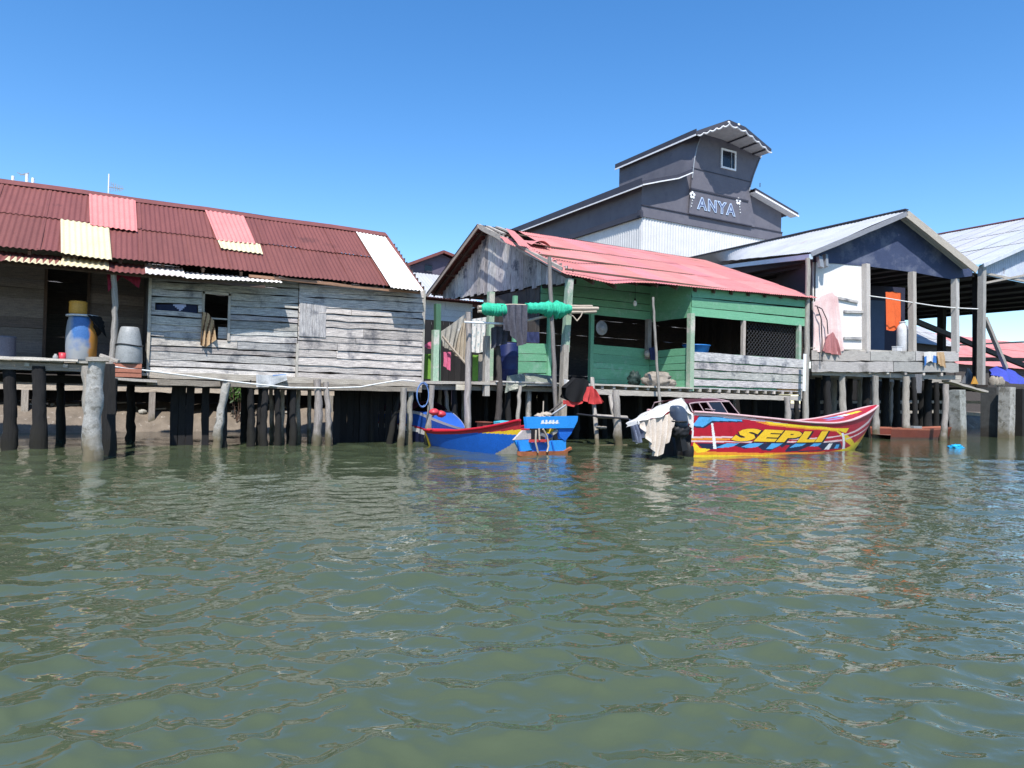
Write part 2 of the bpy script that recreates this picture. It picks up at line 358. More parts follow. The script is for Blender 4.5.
# ================================================================== SETTING
# --- sky and sun
SUN_EL, SUN_AZ = math.radians(55), None
sdir = V((-.49, -.872, 0)).normalized() * math.cos(SUN_EL) + Z * math.sin(SUN_EL)     # towards the sun
w = bpy.data.worlds.new('World'); sc.world = w; w.use_nodes = True
nt = w.node_tree; nt.nodes.clear()
wo = nt.nodes.new('ShaderNodeOutputWorld'); bg = nt.nodes.new('ShaderNodeBackground'); sk = nt.nodes.new('ShaderNodeTexSky')
sk.sky_type = 'NISHITA'; sk.sun_disc = False; sk.sun_elevation = SUN_EL; sk.sun_rotation = math.atan2(sdir.x, sdir.y)
sk.altitude = 0; sk.air_density = 1.0; sk.dust_density = .35; sk.ozone_density = 2.6
hs = nt.nodes.new('ShaderNodeHueSaturation'); hs.inputs['Saturation'].default_value = 1.3; hs.inputs['Hue'].default_value = .5025; hs.inputs['Value'].default_value = 1.12
nt.links.new(sk.outputs[0], hs.inputs['Color']); nt.links.new(hs.outputs[0], bg.inputs[0]); nt.links.new(bg.outputs[0], wo.inputs[0]); bg.inputs[1].default_value = .14
sl = bpy.data.lights.new('sun', 'SUN'); sl.energy = 4.6; sl.angle = math.radians(.5); sl.color = (1, .955, .89)
so = bpy.data.objects.new('sun', sl); COL.objects.link(so); so.rotation_euler = sdir.to_track_quat('Z', 'Y').to_euler(); so.location = (0, 0, 30)
vs = sc.view_settings; vs.view_transform = 'Standard'; vs.look = 'None'; vs.exposure = .55; vs.gamma = 1

# --- river
def make_water():
    aF = math.atan2(FW.y, FW.x); half = math.radians(62)
    ang = np.concatenate([np.linspace(aF - half, aF + half, 640), np.linspace(aF + half, aF - half + 2 * math.pi, 70)[1:-1]])
    rr = [.5]
    while rr[-1] < 20: rr.append(rr[-1] * 1.0075)
    while rr[-1] < 900: rr.append(rr[-1] * 1.06)
    rr = np.array(rr); na, nr = len(ang), len(rr)
    RR, AA = np.meshgrid(rr, ang, indexing='ij'); xx = RR * np.cos(AA); yy = RR * np.sin(AA)
    rs = np.random.RandomState(5); zz = np.zeros_like(xx); dx = np.zeros_like(xx); dy = np.zeros_like(xx)
    cell = np.maximum(RR * .0075, RR * math.radians(.2)); cell = np.where(RR > 20, RR * .06, cell)
    # patches of livelier and calmer water
    gust = .72 + .28 * np.sin(xx * .55 + 1.3 * np.sin(yy * .31 + 1)) * np.sin(yy * .47 + .9 * np.sin(xx * .37)) + .15 * np.sin(xx * 1.7 + yy * 1.1)
    for k in range(125):
        lam = .09 * (.42 / .09) ** rs.rand() if k < 95 else .42 * (2.2 / .42) ** rs.rand(); th = math.radians(62 + 180 * rs.randint(2)) + rs.randn() * (.9 if lam < .5 else 1.3)
        kx, ky = 2 * math.pi / lam * math.cos(th), 2 * math.pi / lam * math.sin(th)
        amp = (.032 if k < 95 else .0135) * lam / 2 / math.pi * rs.uniform(.5, 1.5)
        fade = np.clip((lam / cell - 2.5) / 3, 0, 1)
        phs = rs.rand() * 6.28 + .55 * np.sin(xx * .4 + k) + .5 * np.sin(yy * .5 + 2 * k)
        a = amp * fade * (gust if lam < 1.2 else 1)
        q = kx * xx + ky * yy + phs
        zz += a * np.sin(q); s = 1.15 * a * np.cos(q); dx += s * math.cos(th); dy += s * math.sin(th)
    co = np.stack([xx + dx, yy + dy, zz], -1).reshape(-1, 3)
    co = np.vstack([co, [[0, 0, 0]]])
    idx = np.arange(nr * na).reshape(nr, na); a = idx[:-1]; b = idx[1:]
    q = np.stack([a, b, np.roll(b, -1, 1), np.roll(a, -1, 1)], -1).reshape(-1, 4)
    tri = np.stack([np.full(na, nr * na), idx[0], np.roll(idx[0], -1)], -1)
    me = bpy.data.meshes.new('river_water'); me.vertices.add(len(co)); me.vertices.foreach_set('co', co.ravel())
    nl = q.size + tri.size; me.loops.add(nl); me.loops.foreach_set('vertex_index', np.concatenate([q.ravel(), tri.ravel()]))
    npol = len(q) + len(tri); me.polygons.add(npol)
    st = np.concatenate([np.arange(len(q)) * 4, q.size + np.arange(len(tri)) * 3]); me.polygons.foreach_set('loop_start', st)
    me.polygons.foreach_set('use_smooth', np.ones(npol, bool)); me.update(calc_edges=True); me.validate()
    o = bpy.data.objects.new('river_water', me); COL.objects.link(o); struct(o)
    m = bpy.data.materials.new('river_water'); m.use_nodes = True; nt = m.node_tree; N = nt.nodes; L = nt.links
    bs = N['Principled BSDF']; bs.inputs['Roughness'].default_value = .02; bs.inputs['IOR'].default_value = 1.4
    tc = N.new('ShaderNodeTexCoord')
    n0 = N.new('ShaderNodeTexNoise'); n0.inputs['Scale'].default_value = .35; n0.inputs['Detail'].default_value = 4; L.new(tc.outputs['Object'], n0.inputs[0])
    mx = N.new('ShaderNodeMix'); mx.data_type = 'RGBA'; L.new(n0.outputs[0], mx.inputs[0]); mx.inputs[6].default_value = (.056, .075, .040, 1); mx.inputs[7].default_value = (.072, .090, .049, 1)
    L.new(mx.outputs[2], bs.inputs['Base Color'])
    mp = N.new('ShaderNodeMapping'); mp.inputs['Rotation'].default_value = (0, 0, math.radians(30)); mp.inputs['Scale'].default_value = (.8, 1.1, 1); L.new(tc.outputs['Object'], mp.inputs[0])
    n1 = N.new('ShaderNodeTexNoise'); n1.inputs['Scale'].default_value = 9; n1.inputs['Detail'].default_value = 2; n1.inputs['Distortion'].default_value = .3; L.new(mp.outputs[0], n1.inputs[0])
    b1 = N.new('ShaderNodeBump'); b1.inputs['Strength'].default_value = .42; b1.inputs['Distance'].default_value = .02; L.new(n1.outputs[0], b1.inputs['Height'])
    L.new(b1.outputs[0], bs.inputs['Normal'])
    me.materials.append(m)
make_water()

# --- mud bank and the land behind, out to the horizon
def bank_z(x, y):
    e = 22.3 + .5 * mnoise.noise(V((x * .25, 0, 0))) + .25 * mnoise.noise(V((x * .9, 5, 0)))
    t = y - e
    z = -.9 + 1.6 * (1 / (1 + math.exp(-(t + .02) * 2.2))) if t < 6 else .7
    return z + (.09 * mnoise.noise(V((x * 1.5, y * 1.5, 1))) + .05 * mnoise.noise(V((x * 5, y * 5, 2)))) * (1 if t < 8 else .3) + .1
mb = MB()
xs = [-400, -60] + [-8 + i * .16 for i in range(340)] + [120, 600]; ys = [19 + i * .16 for i in range(70)] + [32, 40, 60, 120, 900]
i0 = 0
for y in ys:
    for x in xs: mb.v.append((x, y, bank_z(x, y)))
nx = len(xs)
for j in range(len(ys) - 1):
    for i in range(nx - 1):
        mb.f.append((j * nx + i, j * nx + i + 1, (j + 1) * nx + i + 1, (j + 1) * nx + i)); mb.uv.extend([(0, 0)] * 4); mb.c.extend([(1, 1, 1)] * 4); mb.m.append(0); mb.sm.append(True)
struct(mb.build('mud_bank', MUD))

YF = 16.3
# ================================================================== WEATHERED PLANK HOUSE (left)
H1 = thing('plank_house', 'weathered grey plank house on stilts with patched maroon corrugated roof at the left', 'house', (3, YF, 0))
E0, E1, EY, EZ, RY, RZ = -4.6, 6.55, 15.9, 3.76, 18.63, 5.6
def onroof(px, py, off=.03):
    n = V((0, -(RZ - EZ), RY - EY)).normalized()
    return on(px, py, V((0, EY, EZ)) + n * off, n)
# main wall, two stretches of lap boards
wx0, wx1 = PY(203, 310, YF).x, PY(229, 310, YF).x; wz0, wz1 = PY(215, 338, YF).z, PY(215, 295, YF).z
sx0, sx1 = PY(155, 308, YF).x, PY(198, 308, YF).x; sz0, sz1 = PY(175, 314, YF).z, PY(175, 303, YF).z
XL, XM, XR = .74, 3.72, 6.74
def greycol():
    k = rnd(.62, 1.15); return (k * rnd(.97, 1.05), k, k * rnd(.93, 1.02))
def warmcol():
    k = rnd(.74, 1.15); return (k * 1.04, k * .99, k * .95)
mb = MB()
hboards(mb, (XL, YF), (XM, YF), (1.55, 1.50), (3.56, 3.70), 14, -Y, [(wx0 - XL, wx1 - XL, wz0, wz1), (sx0 - XL, sx1 - XL, sz0, sz1)], cols=greycol, wob=.017, lap=.022, gap=.012)
mb.build('wall', GREYWOOD, H1)
mb = MB()
hboards(mb, (XM + .01, YF - .035), (XR, YF - .035), (1.52, 1.50), (3.66, 3.78), 13, -Y, [], cols=warmcol, wob=.017, lap=.022, gap=.012)
mb.build('wall', GREYWOOD, H1)
# trim, window and shutter
w = MB()
for a, b in (((wx0, wz0), (wx0, wz1)), ((wx1, wz0), (wx1, wz1))): w.bar((a[0], YF - .03, a[1] - .05), (b[0], YF - .03, b[1] + .05), .06, .05, X, tint())
w.bar((wx0 - .03, YF - .03, wz1 + .03), (wx1 + .03, YF - .03, wz1 + .03), .06, .05, Z, tint()); w.bar((wx0, YF - .02, (wz0 * .55 + wz1 * .45)), (wx1, YF - .02, (wz0 * .55 + wz1 * .45)), .05, .03)
win = w.build('window_frame', PALEWOOD, H1)
pm = MB(); pm.bar((wx0 + .31, YF + .01, wz0 + .12), (wx1, YF + .01, wz0 + .12), .02, .24); pm.build('lower_panel', GREYWOOD, win)
s = MB(); vx = PY(299, 320, YF - .06).x; vx2 = PY(326, 320, YF - .06).x; sz = (PY(312, 337, YF - .06).z, PY(312, 303, YF - .06).z)
vboards(s, (vx, YF - .06), (vx2, YF - .06), lambda u: sz[0] + rnd(-.01, .01), lambda u: sz[1], -Y, .15, cols=lambda: (.95, .95, .97))
s.build('shutter', GREYWOOD, H1)
for x, z0, z1 in ((XL, 1.48, 3.6), (XR + .02, 1.45, 3.78), (XM, 1.5, 2.3)):
    c = MB(); c.bar((x, YF - .055, z0), (x, YF - .055, z1), .05, .05, X, tint(), 0, .006); c.build('corner_trim', PALEWOOD, H1)
b = MB(); b.bar((XL, YF - .06, 1.50), (XR, YF - .06, 1.46), .05, .13, Z, (1, .98, .94), 0, .012); b.bar((XL, YF - .02, 1.35), (XR, YF - .02, 1.33), .12, .12, Z, (.6, .58, .55), 0, .01)
b.build('sill_beam', PALEWOOD, H1)
# the rooms behind it
r = MB(); BZ = 4.35; BY = 19.2
hboards(r, (E0 + .2, BY), (XR, BY), (1.5, 1.5), (5.0, 5.0), 13, Y)
zr = lambda u: (EZ + (RZ - EZ) * min(1, (u * (BY - YF) + YF - EY) / (RY - EY)) if u * (BY - YF) + YF < RY else RZ - (u * (BY - YF) + YF - RY) * .8) - .2
vboards(r, (XR + .01, YF), (XR + .01, BY), lambda u: 1.5, zr, X, .2)
vboards(r, (XL - .02, YF + .05), (XL - .02, 18), lambda u: 1.5, lambda u: 3.7 + u * .8, -X, .2)
vboards(r, (E0 + .2, YF + .05), (E0 + .2, BY), lambda u: 1.5, zr, -X, .2)
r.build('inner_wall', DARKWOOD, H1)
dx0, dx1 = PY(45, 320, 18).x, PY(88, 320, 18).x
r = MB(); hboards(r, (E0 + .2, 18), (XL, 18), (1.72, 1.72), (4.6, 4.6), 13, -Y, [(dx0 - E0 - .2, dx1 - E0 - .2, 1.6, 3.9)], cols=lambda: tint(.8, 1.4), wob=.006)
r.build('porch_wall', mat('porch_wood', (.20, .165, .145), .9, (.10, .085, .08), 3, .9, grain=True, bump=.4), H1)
r = MB()
for x in (dx0, dx1): r.bar((x, 17.97, 1.72), (x, 17.97, 3.95), .07, .06, X, tint(.6, .8))
r.bar((dx0, 17.97, 3.95), (dx1, 17.97, 3.95), .06, .07, Z, tint(.6, .8)); r.build('door_frame', BROWNWOOD, H1)
f = MB(); f.box((XL, YF + .02, 1.42), (XR, BY, 1.5)); f.build('floor', DARKWOOD, H1)
f = MB()
for i in range(24):
    x = E0 + .1 + i * .205
    if x > .3: break
    f.bar((x, YF - .12 + rnd(-.03, .03), 1.70), (x, 18.2, 1.70), .19, .04, Z, tint())
f.bar((E0, YF + .02, 1.60), (.68, YF + .02, 1.58), .09, .14, Z, (.7, .65, .6), 0, .01); f.bar((E0, 17.9, 1.60), (.68, 17.9, 1.60), .09, .14, Z, (.5, .5, .5))
for x in np.arange(E0 + .2, .6, .62): f.bar((x, YF - .06, 1.62), (x, 18.1, 1.62), .08, .07, Z, tint(.9, 1.3))
f.bar((-2.6, YF - .16, 1.735), (PY(78, 357, YF - .16).x, YF - .16, 1.725), .05, .05, Z, (1.5, 1.5, 1.5), 0, .008)
f.bar((.05, YF - .25, 1.40), (.9, YF - .25, 1.36), .36, .06, Z, (1, 1, 1), 0, .01); f.bar((.1, YF + .1, 1.50), (.75, YF + .1, 1.50), .5, .05, Z, (1, 1, 1))
f.build('porch_deck', PALEWOOD, H1)
# roof: two rows of sheets each side of the ridge
def sheets(mb, a, b, c, d, n, rows, pitch, amp=.0115, lap=.06, tn=.1, rag=.03, lift=.012, skip=()):
    """a,b low edge; c,d high edge"""
    a, b, c, d = map(V, (a, b, c, d)); nrm = (b - a).cross(c - a).normalized()
    for j in range(rows):
        for i in range(n):
            if (i, j) in skip: continue
            u0, u1 = i / n - .002, (i + 1) / n + .004; v0, v1 = max(0, j / rows - lap / rows), (j + 1) / rows
            q = lambda u, v: (a * (1 - u) + b * u) * (1 - v) + (c * (1 - u) + d * u) * v
            o = nrm * (.004 + lift * j + rnd(0, .008)); dv = rnd(-rag, rag) / (c - a).length
            k = rnd(1 - tn, 1 + tn * .8)
            mb.corr(q(u0, v0 + dv) + o, q(u1, v0 + dv) + o, q(u0, v1) + o - nrm * lift, q(u1, v1) + o - nrm * lift, pitch, amp, 5, .012, (k, k * rnd(.97, 1.03), k))
rf = MB(); sheets(rf, (E0, EY, EZ), (E1, EY, EZ - .02), (E0, RY, RZ), (E1, RY, RZ), 13, 2, .098)
sheets(rf, (E1, 19.35, 5.12), (E0, 19.35, 5.12), (E1, RY, RZ), (E0, RY, RZ), 13, 1, .098)
ROOF1 = rf.build('roof', MAROON, H1)
rc = MB(); rc.corr((E0, RY - .2, RZ - .09), (E1 + .02, RY - .2, RZ - .09), (E0, RY + .02, RZ + .055), (E1 + .02, RY + .02, RZ + .055), 3, .01, 1, .01); rc.corr((E0, RY + .02, RZ + .055), (E1 + .02, RY + .02, RZ + .055), (E0, RY + .24, RZ - .09), (E1 + .02, RY + .24, RZ - .09), 3, .01, 1, .01)
rc.build('ridge_cap', MAROON, ROOF1)
def patch(c4, m, lab, off=.045):
    p = [onroof(x, y, off) for x, y in c4]; b = MB(); b.corr(p[0], p[1], p[2], p[3], .098, .012, 4, .012); b.build('roof_patch', m, ROOF1, label=lab)
patch([(90, 225), (137.5, 231), (89, 194), (135.5, 200)], PINK, 'faded pink replacement sheet', .055)
patch([(61, 253), (112, 260), (60.5, 219), (109, 226)], CREAM, 'cream yellow replacement sheet', .045)
patch([(217, 240), (256, 244), (205, 210), (244, 216)], PINK, 'faded pink replacement sheet', .055)
patch([(221, 248), (263, 254), (217, 239), (260, 244)], CREAM, 'narrow cream replacement strip', .045)
patch([(391, 287.5), (423.5, 290.8), (356, 232), (385, 237)], WHITESHEET, 'bare white sheets at the roof end', .05)
# second, lower roof strip along the front
aw = MB(); AX1 = 3.0
def strip(x0, x1, m, lab=None, zo=0., b0=0.):
    b = MB(); b.corr((x0, 15.52, 3.44 + zo), (x1, 15.52, 3.44 + zo), (x0, 16.28, 3.74 + zo - b0), (x1, 16.28, 3.74 + zo - b0), .098, .012, 4, .01); return b.build('awning_sheet', m, AWN, label=lab)
aw.corr((E0, 15.56, 3.44), (1.0, 15.56, 3.44), (E0, 16.28, 3.73), (1.0, 16.28, 3.73), .098, .012, 4, .01)
aw.bar((E0, 15.75, 3.44), (2.9, 15.75, 3.44), .05, .07, Z, (.6, .6, .6), 1)
AWN = aw.build('awning', [MAROON, BROWNWOOD], H1)
xa = lambda px: PY(px, 265, 15.5).x
strip(xa(4), xa(61), CREAM, 'cream awning sheet', .012, .06); strip(xa(60), xa(109), CREAM, 'pale cream awning sheet', .02)
strip(xa(146), xa(186), RUSTSHEET, 'rusty white awning sheet', .016)
b = MB(); b.corr((xa(184), 15.55, 3.44), (xa(285), 15.72, 3.56), (xa(184), 16.2, 3.66), (xa(285), 16.2, 3.70), .098, .01, 3, .01); b.build('awning_sheet', WHITESHEET, AWN, label='bare white awning strip')
rb = MB()
for x in np.arange(E0 + .3, E1, .75): rb.bar((x, EY + .1, EZ - .06), (x, RY, RZ - .1), .05, .09, Z, tint(.5, .9))
rb.bar((2.6, EY + .06, EZ - .09), (E1 - .02, EY + .06, EZ - .1), .03, .06, Z, (2.2, 1.9, 1.6), 0, .012); rb.bar((E1 - .05, EY, EZ - .06), (E1 - .05, RY, RZ - .06), .04, .09, Z, (1.4, 1.3, 1.2))
for y, z in ((17, 4.42), (17.9, 5.03)): rb.bar((E0, y, z), (E1, y, z), .07, .07, Z, tint(.5, .8))
rb.build('rafters', BROWNWOOD, H1)
p0 = PY(111, 360, 16.15); post('porch_post', H1, (p0.x, 16.15, 1.45), (PY(114, 272, 15.8).x, 15.8, 3.46), .052, POST)
# stilts and the dark boarding between them
for px, yw, pxt, zt, r, m in ((8, 16.4, 8, 1.6, .11, POSTDARK), (38, 16.3, 38, 1.6, .12, POSTDARK), (-30, 16.3, -30, 1.6, .11, POST), (112, 15.9, 112, 1.4, .11, POSTDARK),
        (224, 16.2, 224, 1.45, .075, POSTDARK), (251, 16.3, 250, 1.45, .075, POSTDARK), (259, 16.5, 261, 1.45, .055, POSTDARK), (265.5, 16.3, 266, 1.45, .075, POSTDARK),
        (276, 16.4, 276, 1.45, .07, POSTDARK), (283, 17.3, 283, 1.45, .055, POST), (300, 17.2, 298, 1.45, .06, POST), (292, 16.4, 293, 1.45, .07, POSTDARK), (314, 16.1, 317, 1.50, .085, POST), (327.5, 16.05, 326, 1.45, .075, POST),
        (310, 17.6, 309, 1.45, .05, POST), (410, 16.3, 411, 1.5, .065, POST), (372, 17.2, 371, 1.45, .05, POSTDARK), (386, 16.6, 402, 1.45, .06, POSTDARK),
        (60, 19.1, 60, 1.6, .09, POSTDARK), (130, 19.1, 130, 1.45, .09, POSTDARK), (180, 19.0, 180, 1.45, .1, POSTDARK), (245, 19.1, 245, 1.45, .09, POSTDARK), (272, 18.6, 270, 1.45, .06, POST), (340, 19.1, 340, 1.45, .09, POSTDARK), (290, 19.1, 289, 1.45, .08, POSTDARK), (400, 19.1, 400, 1.45, .09, POSTDARK)):
    stilt(H1, px, yw, pxt, zt, r, m)
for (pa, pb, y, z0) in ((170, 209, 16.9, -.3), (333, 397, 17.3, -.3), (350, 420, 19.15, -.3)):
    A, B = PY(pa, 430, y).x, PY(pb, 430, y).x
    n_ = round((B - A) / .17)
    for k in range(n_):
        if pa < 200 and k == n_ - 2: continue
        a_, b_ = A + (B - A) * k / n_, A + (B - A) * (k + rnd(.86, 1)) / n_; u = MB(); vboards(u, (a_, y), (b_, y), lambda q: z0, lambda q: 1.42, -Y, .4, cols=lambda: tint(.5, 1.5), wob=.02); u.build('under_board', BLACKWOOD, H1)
u = MB()
for y in (16.42, 17.6, 18.9): u.bar((XL if y < 17 else E0, y, 1.38), (XR, y, 1.36), .13, .15, Z, (1, 1, 1), 0, .01)
for x in np.arange(XL + .2, XR, .5): u.bar((x, YF + .05, 1.40), (x, BY, 1.40), .07, .06, Z, tint(.6, 1.2))
u.build('crossbeam', BLACKWOOD, H1)  # beams coloured near black to carry the shade under the floor
# ---- free posts in front of it
def free_post(label, px, yb, pxt, ytop, r, m, d_y=None, square=False, name='mooring_post', group=None, **k):
    a = PZ(px, yb, 0) if d_y is None else PY(px, yb, d_y); t = PY(pxt, ytop, a.y)
    o = thing(name, label, 'post', (a.x, a.y, 0), group); post('shaft', o, (a.x, a.y, -.8), (t.x, a.y, t.z), r, m, square, **k); return o
o = free_post('thick grey concrete mooring post standing in the water before the porch', 95.5, 460, 97, 360, .128, CONCRETE)
mb = MB(); t = PY(97, 360, 13.75); mb.bar((t.x - .16, 13.75, 1.68), (t.x + .17, 13.75, 1.69), .3, .07, Z, (.8, .8, .8), 0, .01); mb.bar((t.x + .05, 13.9, 1.76), (t.x + .32, 13.8, 1.66), .1, .05); mb.build('cap_block', PALEWOOD, o)
free_post('knotty pale tree trunk post just left of the concrete post', 88.5, 452, 86, 366, .095, POST, 15.2, rough=.25, bend=.06)
free_post('shade-darkened timber post close behind the concrete post', 111, 452, 108, 364, .11, POSTDARK, 14.6, True)  # near-black colour stands in for shade beside the concrete post
o = free_post('crooked whitish log propped against the house under the window wall', 213.5, 447, 226, 383, .085, CONCRETE, 16.0, rough=.28, bend=.1)
free_post('pale leaning log crossing under the house corner beside the blue boats', 399.5, 446, 404, 388, .085, POST, 15.9, rough=.2, bend=.05)
# ---- things on the porch
def onp(px, py, y): return PY(px, py, y)
BYp = 16.42; s_ = (PY(97, 340, BYp) - PY(65, 340, BYp)).length; bc = PY(81, 357, BYp); bc.z = 1.72; R_ = s_ / 2; HT = PY(81, 317, BYp).z - 1.72
def barrel_mat(R, H):
    m = mat('worn_barrel_plastic', (.05, .15, .38), .5, (.04, .11, .3), 6, .8, bump=.1); nt = m.node_tree; N = nt.nodes; L = nt.links
    mu = [n for n in N if n.type == 'MIX' and n.blend_type == 'MULTIPLY'][0]; src = mu.inputs[6].links[0].from_socket
    tc = N.new('ShaderNodeTexCoord'); sp = N.new('ShaderNodeSeparateXYZ'); L.new(tc.outputs['Object'], sp.inputs[0]); nz = N.new('ShaderNodeTexNoise'); L.new(tc.outputs['Object'], nz.inputs[0]); nz.inputs['Scale'].default_value = 5; nz.inputs['Detail'].default_value = 6
    def layer(axis, k, c, lo, hi, inp, nk):
        a = N.new('ShaderNodeMath'); a.operation = 'MULTIPLY_ADD'; L.new(nz.outputs[0], a.inputs[0]); a.inputs[1].default_value = nk; b = N.new('ShaderNodeMath'); b.operation = 'MULTIPLY'; L.new(sp.outputs[axis], b.inputs[0]); b.inputs[1].default_value = k; L.new(b.outputs[0], a.inputs[2])
        r = N.new('ShaderNodeMapRange'); L.new(a.outputs[0], r.inputs[0]); r.inputs[1].default_value = lo; r.inputs[2].default_value = hi
        x = N.new('ShaderNodeMix'); x.data_type = 'RGBA'; L.new(r.outputs[0], x.inputs[0]); L.new(inp, x.inputs[6]); x.inputs[7].default_value = (*c, 1); return x.outputs[2]
    s = layer(2, -1 / H, (.30, .31, .32), -.15, .15, src, .75); s = layer(0, -1 / R, (.26, .29, .33), .75, 1.05, s, .6); s = layer(0, 1 / R, (.46, .21, .045), .70, .84, s, .5)
    L.new(s, mu.inputs[6]); return m
o = thing('barrel', 'tall blue plastic water barrel with ochre side on the porch edge', 'barrel', bc)
mb = MB(); pr = [(R_ * .90, 0), (R_ * .97, .05), (R_ * 1., HT * .3), (R_ * 1.02, HT * .5), (R_ * 1., HT * .68), (R_ * .93, HT * .88), (R_ * .86, HT * .96), (R_ * .84, HT)]
sunside = math.atan2(-.5, .85)
mb.lathe(bc, pr, 32, mfn=lambda i, k: 1 if 20 <= k <= 26 else (2 if i < 3 and 9 < k < 20 else 0)); mb.build('drum', barrel_mat(R_, HT), o)
mb = MB(); mb.lathe(bc + Z * HT, [(R_ * 1.04, 0), (R_ * 1.05, .02), (R_ * 1.04, .035), (R_ * .3, .05)], 28); mb.build('lid', WHITEPL, o)
mb = MB(); yc = PY(78, 315, BYp); yb = V((yc.x, BYp, 1.72 + HT + .05)); yr = R_ * .58; hh = PY(78, 302, BYp).z - yb.z
mb.lathe(yb, [(yr * .92, 0), (yr, .03), (yr, hh * .8), (yr * .97, hh * .85), (yr * 1.02, hh * .88), (yr * 1.02, hh)], 22); mb.lathe(yb + Z * hh, [(yr * .9, 0), (yr * .9, .012)], 18)
tag(mb.build('tub', YELLOWPL, None, yb), 'small yellow plastic tub upside down on the blue barrel', 'tub')
mb = MB(); mb.blob((bc.x + R_ * .95, BYp - .08, 1.72 + HT * .82), (.12, .1, .17), .4, 3, seed=4)
mb.cloth([(bc.x + R_ * .3, BYp - R_ - .02, 1.72 + HT + .03), (bc.x + R_ * 1.2, BYp - .12, 1.72 + HT + .02)], [(bc.x + R_ * .9, BYp - R_ - .02, 1.72 + HT * .8), (bc.x + R_ * 1.6, BYp - .1, 1.72 + HT * .55)], 12, 10, 2, .03)
tag(mb.build('rag', BLACKCL, None, (bc.x + R_, BYp, 1.72 + HT)), 'black rag hanging over the rim of the blue barrel', 'rag')
m0 = PY(62.5, 357, BYp - .05); m0.z = 1.725
mb = MB(); mb.lathe(m0, [(.055, 0), (.06, .02), (.066, .15), (.062, .15), (.055, .02)], 18); mug = tag(mb.build('mug', REDPL, None, m0), 'red plastic mug standing left of the blue barrel', 'mug')
hb = MB(); hb.tube([m0 + V((.06, 0, .12)), m0 + V((.105, 0, .11)), m0 + V((.1, 0, .05)), m0 + V((.06, 0, .04))], .01, 6); hb.build('handle', REDPL, mug)
m0 = PY(55.5, 358, BYp - .08); m0.z = 1.725
mb = MB(); mb.lathe(m0, [(.04, 0), (.05, .03), (.045, .08), (.025, .10), (.025, .12)], 16); tag(mb.build('jar', GREYPL, None, m0), 'small grey jar beside the red mug on the porch edge', 'jar')
m0 = V((PY(3, 357, 16.8).x, 16.8, 1.725)); mb = MB(); mb.lathe(m0, [(.2, 0), (.21, .05), (.2, .4), (.22, .42), (.2, .44)], 22); tag(mb.build('bucket', plain('slate_plastic', (.13, .14, .19), .6), None, m0), 'slate grey bucket in the porch shade at the left edge', 'bucket')
# crate and tub on the lower ledge
cx0, cx1 = PY(113.5, 365, 16.0).x, PY(141.5, 365, 16.0).x
mb = MB(); cz0, cz1 = 1.43, 1.70
for i in range(3): mb.box((cx0, 15.86, cz0 + i * .09), (cx1, 15.885, cz0 + i * .09 + .075)); mb.box((cx0, 16.17, cz0 + i * .09), (cx1, 16.195, cz0 + i * .09 + .075))
for x in (cx0 + .012, cx1 - .012): mb.box((x - .012, 15.888, cz0), (x + .012, 16.166, cz1))
mb.box((cx0 + .03, 15.89, cz0 + .005), (cx1 - .03, 16.16, cz0 + .02)); mb.box((cx0 + .03, 15.89, cz1 - .03), (cx1 - .03, 16.16, cz1 - .012))
tag(mb.build('crate', TERRA, None, ((cx0 + cx1) / 2, 16.03, cz0)), 'terracotta plastic crate under the grey tub at the wall end', 'crate')
tb = V(((cx0 + cx1) / 2 + .02, 16.04, cz1)); TH = PY(128, 327, 16.04).z - cz1; TR = (PY(142, 350, 16.04).x - PY(114, 350, 16.04).x) / 2
mb = MB(); mb.lathe(tb, [(TR * .97, 0), (TR, .03), (TR * .95, TH * .45), (TR * .8, TH * .8), (TR * .68, TH * .97), (TR * .6, TH)], 26)
t_ = tag(mb.build('water_tub', GREYPL, None, tb), 'grey plastic tub turned over on the terracotta crate', 'tub')
mb = MB(); mb.tube([tb + V((math.cos(a) * TR * .97, math.sin(a) * TR * .97, TH * .5 + .015 * math.sin(a * 2))) for a in np.linspace(0, 2 * math.pi, 30)], .014, 6); mb.build('rope_band', WIRE, t_)
# cloths
def ragcl(name, label, cat, m, top, bot, y, folds=3, amp=.03, n=None, nu=22, nv=18, mats=None, colfn=None, **k):
    b = MB(); T = [PY(a, c, y) for a, c in top]; B = [PY(a, c, y) for a, c in bot]
    b.cloth(T, B, nu, nv, folds, amp, n or -Y, colfn=colfn, **k)
    return tag(b.build(name, m, None, T[0]), label, cat)
ragcl('hanging_cloth', 'tan and brown striped cloth hanging out of the open window', 'cloth', CL_TAN, [(202, 312), (208, 313), (214, 321)], [(200, 345), (206, 347), (216, 340)], YF - .1, 3, .05, colfn=lambda u, v: (.25, .18, .15) if (int((u + v * .35) * 9) % 3 == 0) else (1, 1, 1))
ragcl('hanging_cloth', 'white and navy cloth stuffed in the narrow wall slot', 'cloth', CL_NAVY, [(156, 304.5), (197, 304)], [(157, 313), (197, 314)], YF + .02, 3, .02, colfn=lambda u, v: (14, 11, 5.5) if .42 < u < .75 and v < .75 - abs(u - .58) * 4 else (.6, .6, .5))
ragcl('red_cloth', 'dark red cloth hung under the awning between porch post and wall', 'cloth', plain('wine_cloth', (.26, .02, .05), .9), [(107, 272), (124, 271), (142, 272)], [(108, 292), (122, 276), (139, 288)], 16.1, 3, .04)
ragcl('plastic_sheet', 'crumpled white plastic sheet tucked under the sill of the plank wall', 'plastic sheet', WHITEPL, [(256, 374.5), (270, 375), (286, 374)], [(256, 387), (268, 387), (287, 380)], YF - .15, 2, .035, colfn=lambda u, v: (.25, .5, 1) if u > .6 and v < .12 else (.8, .8, .78))
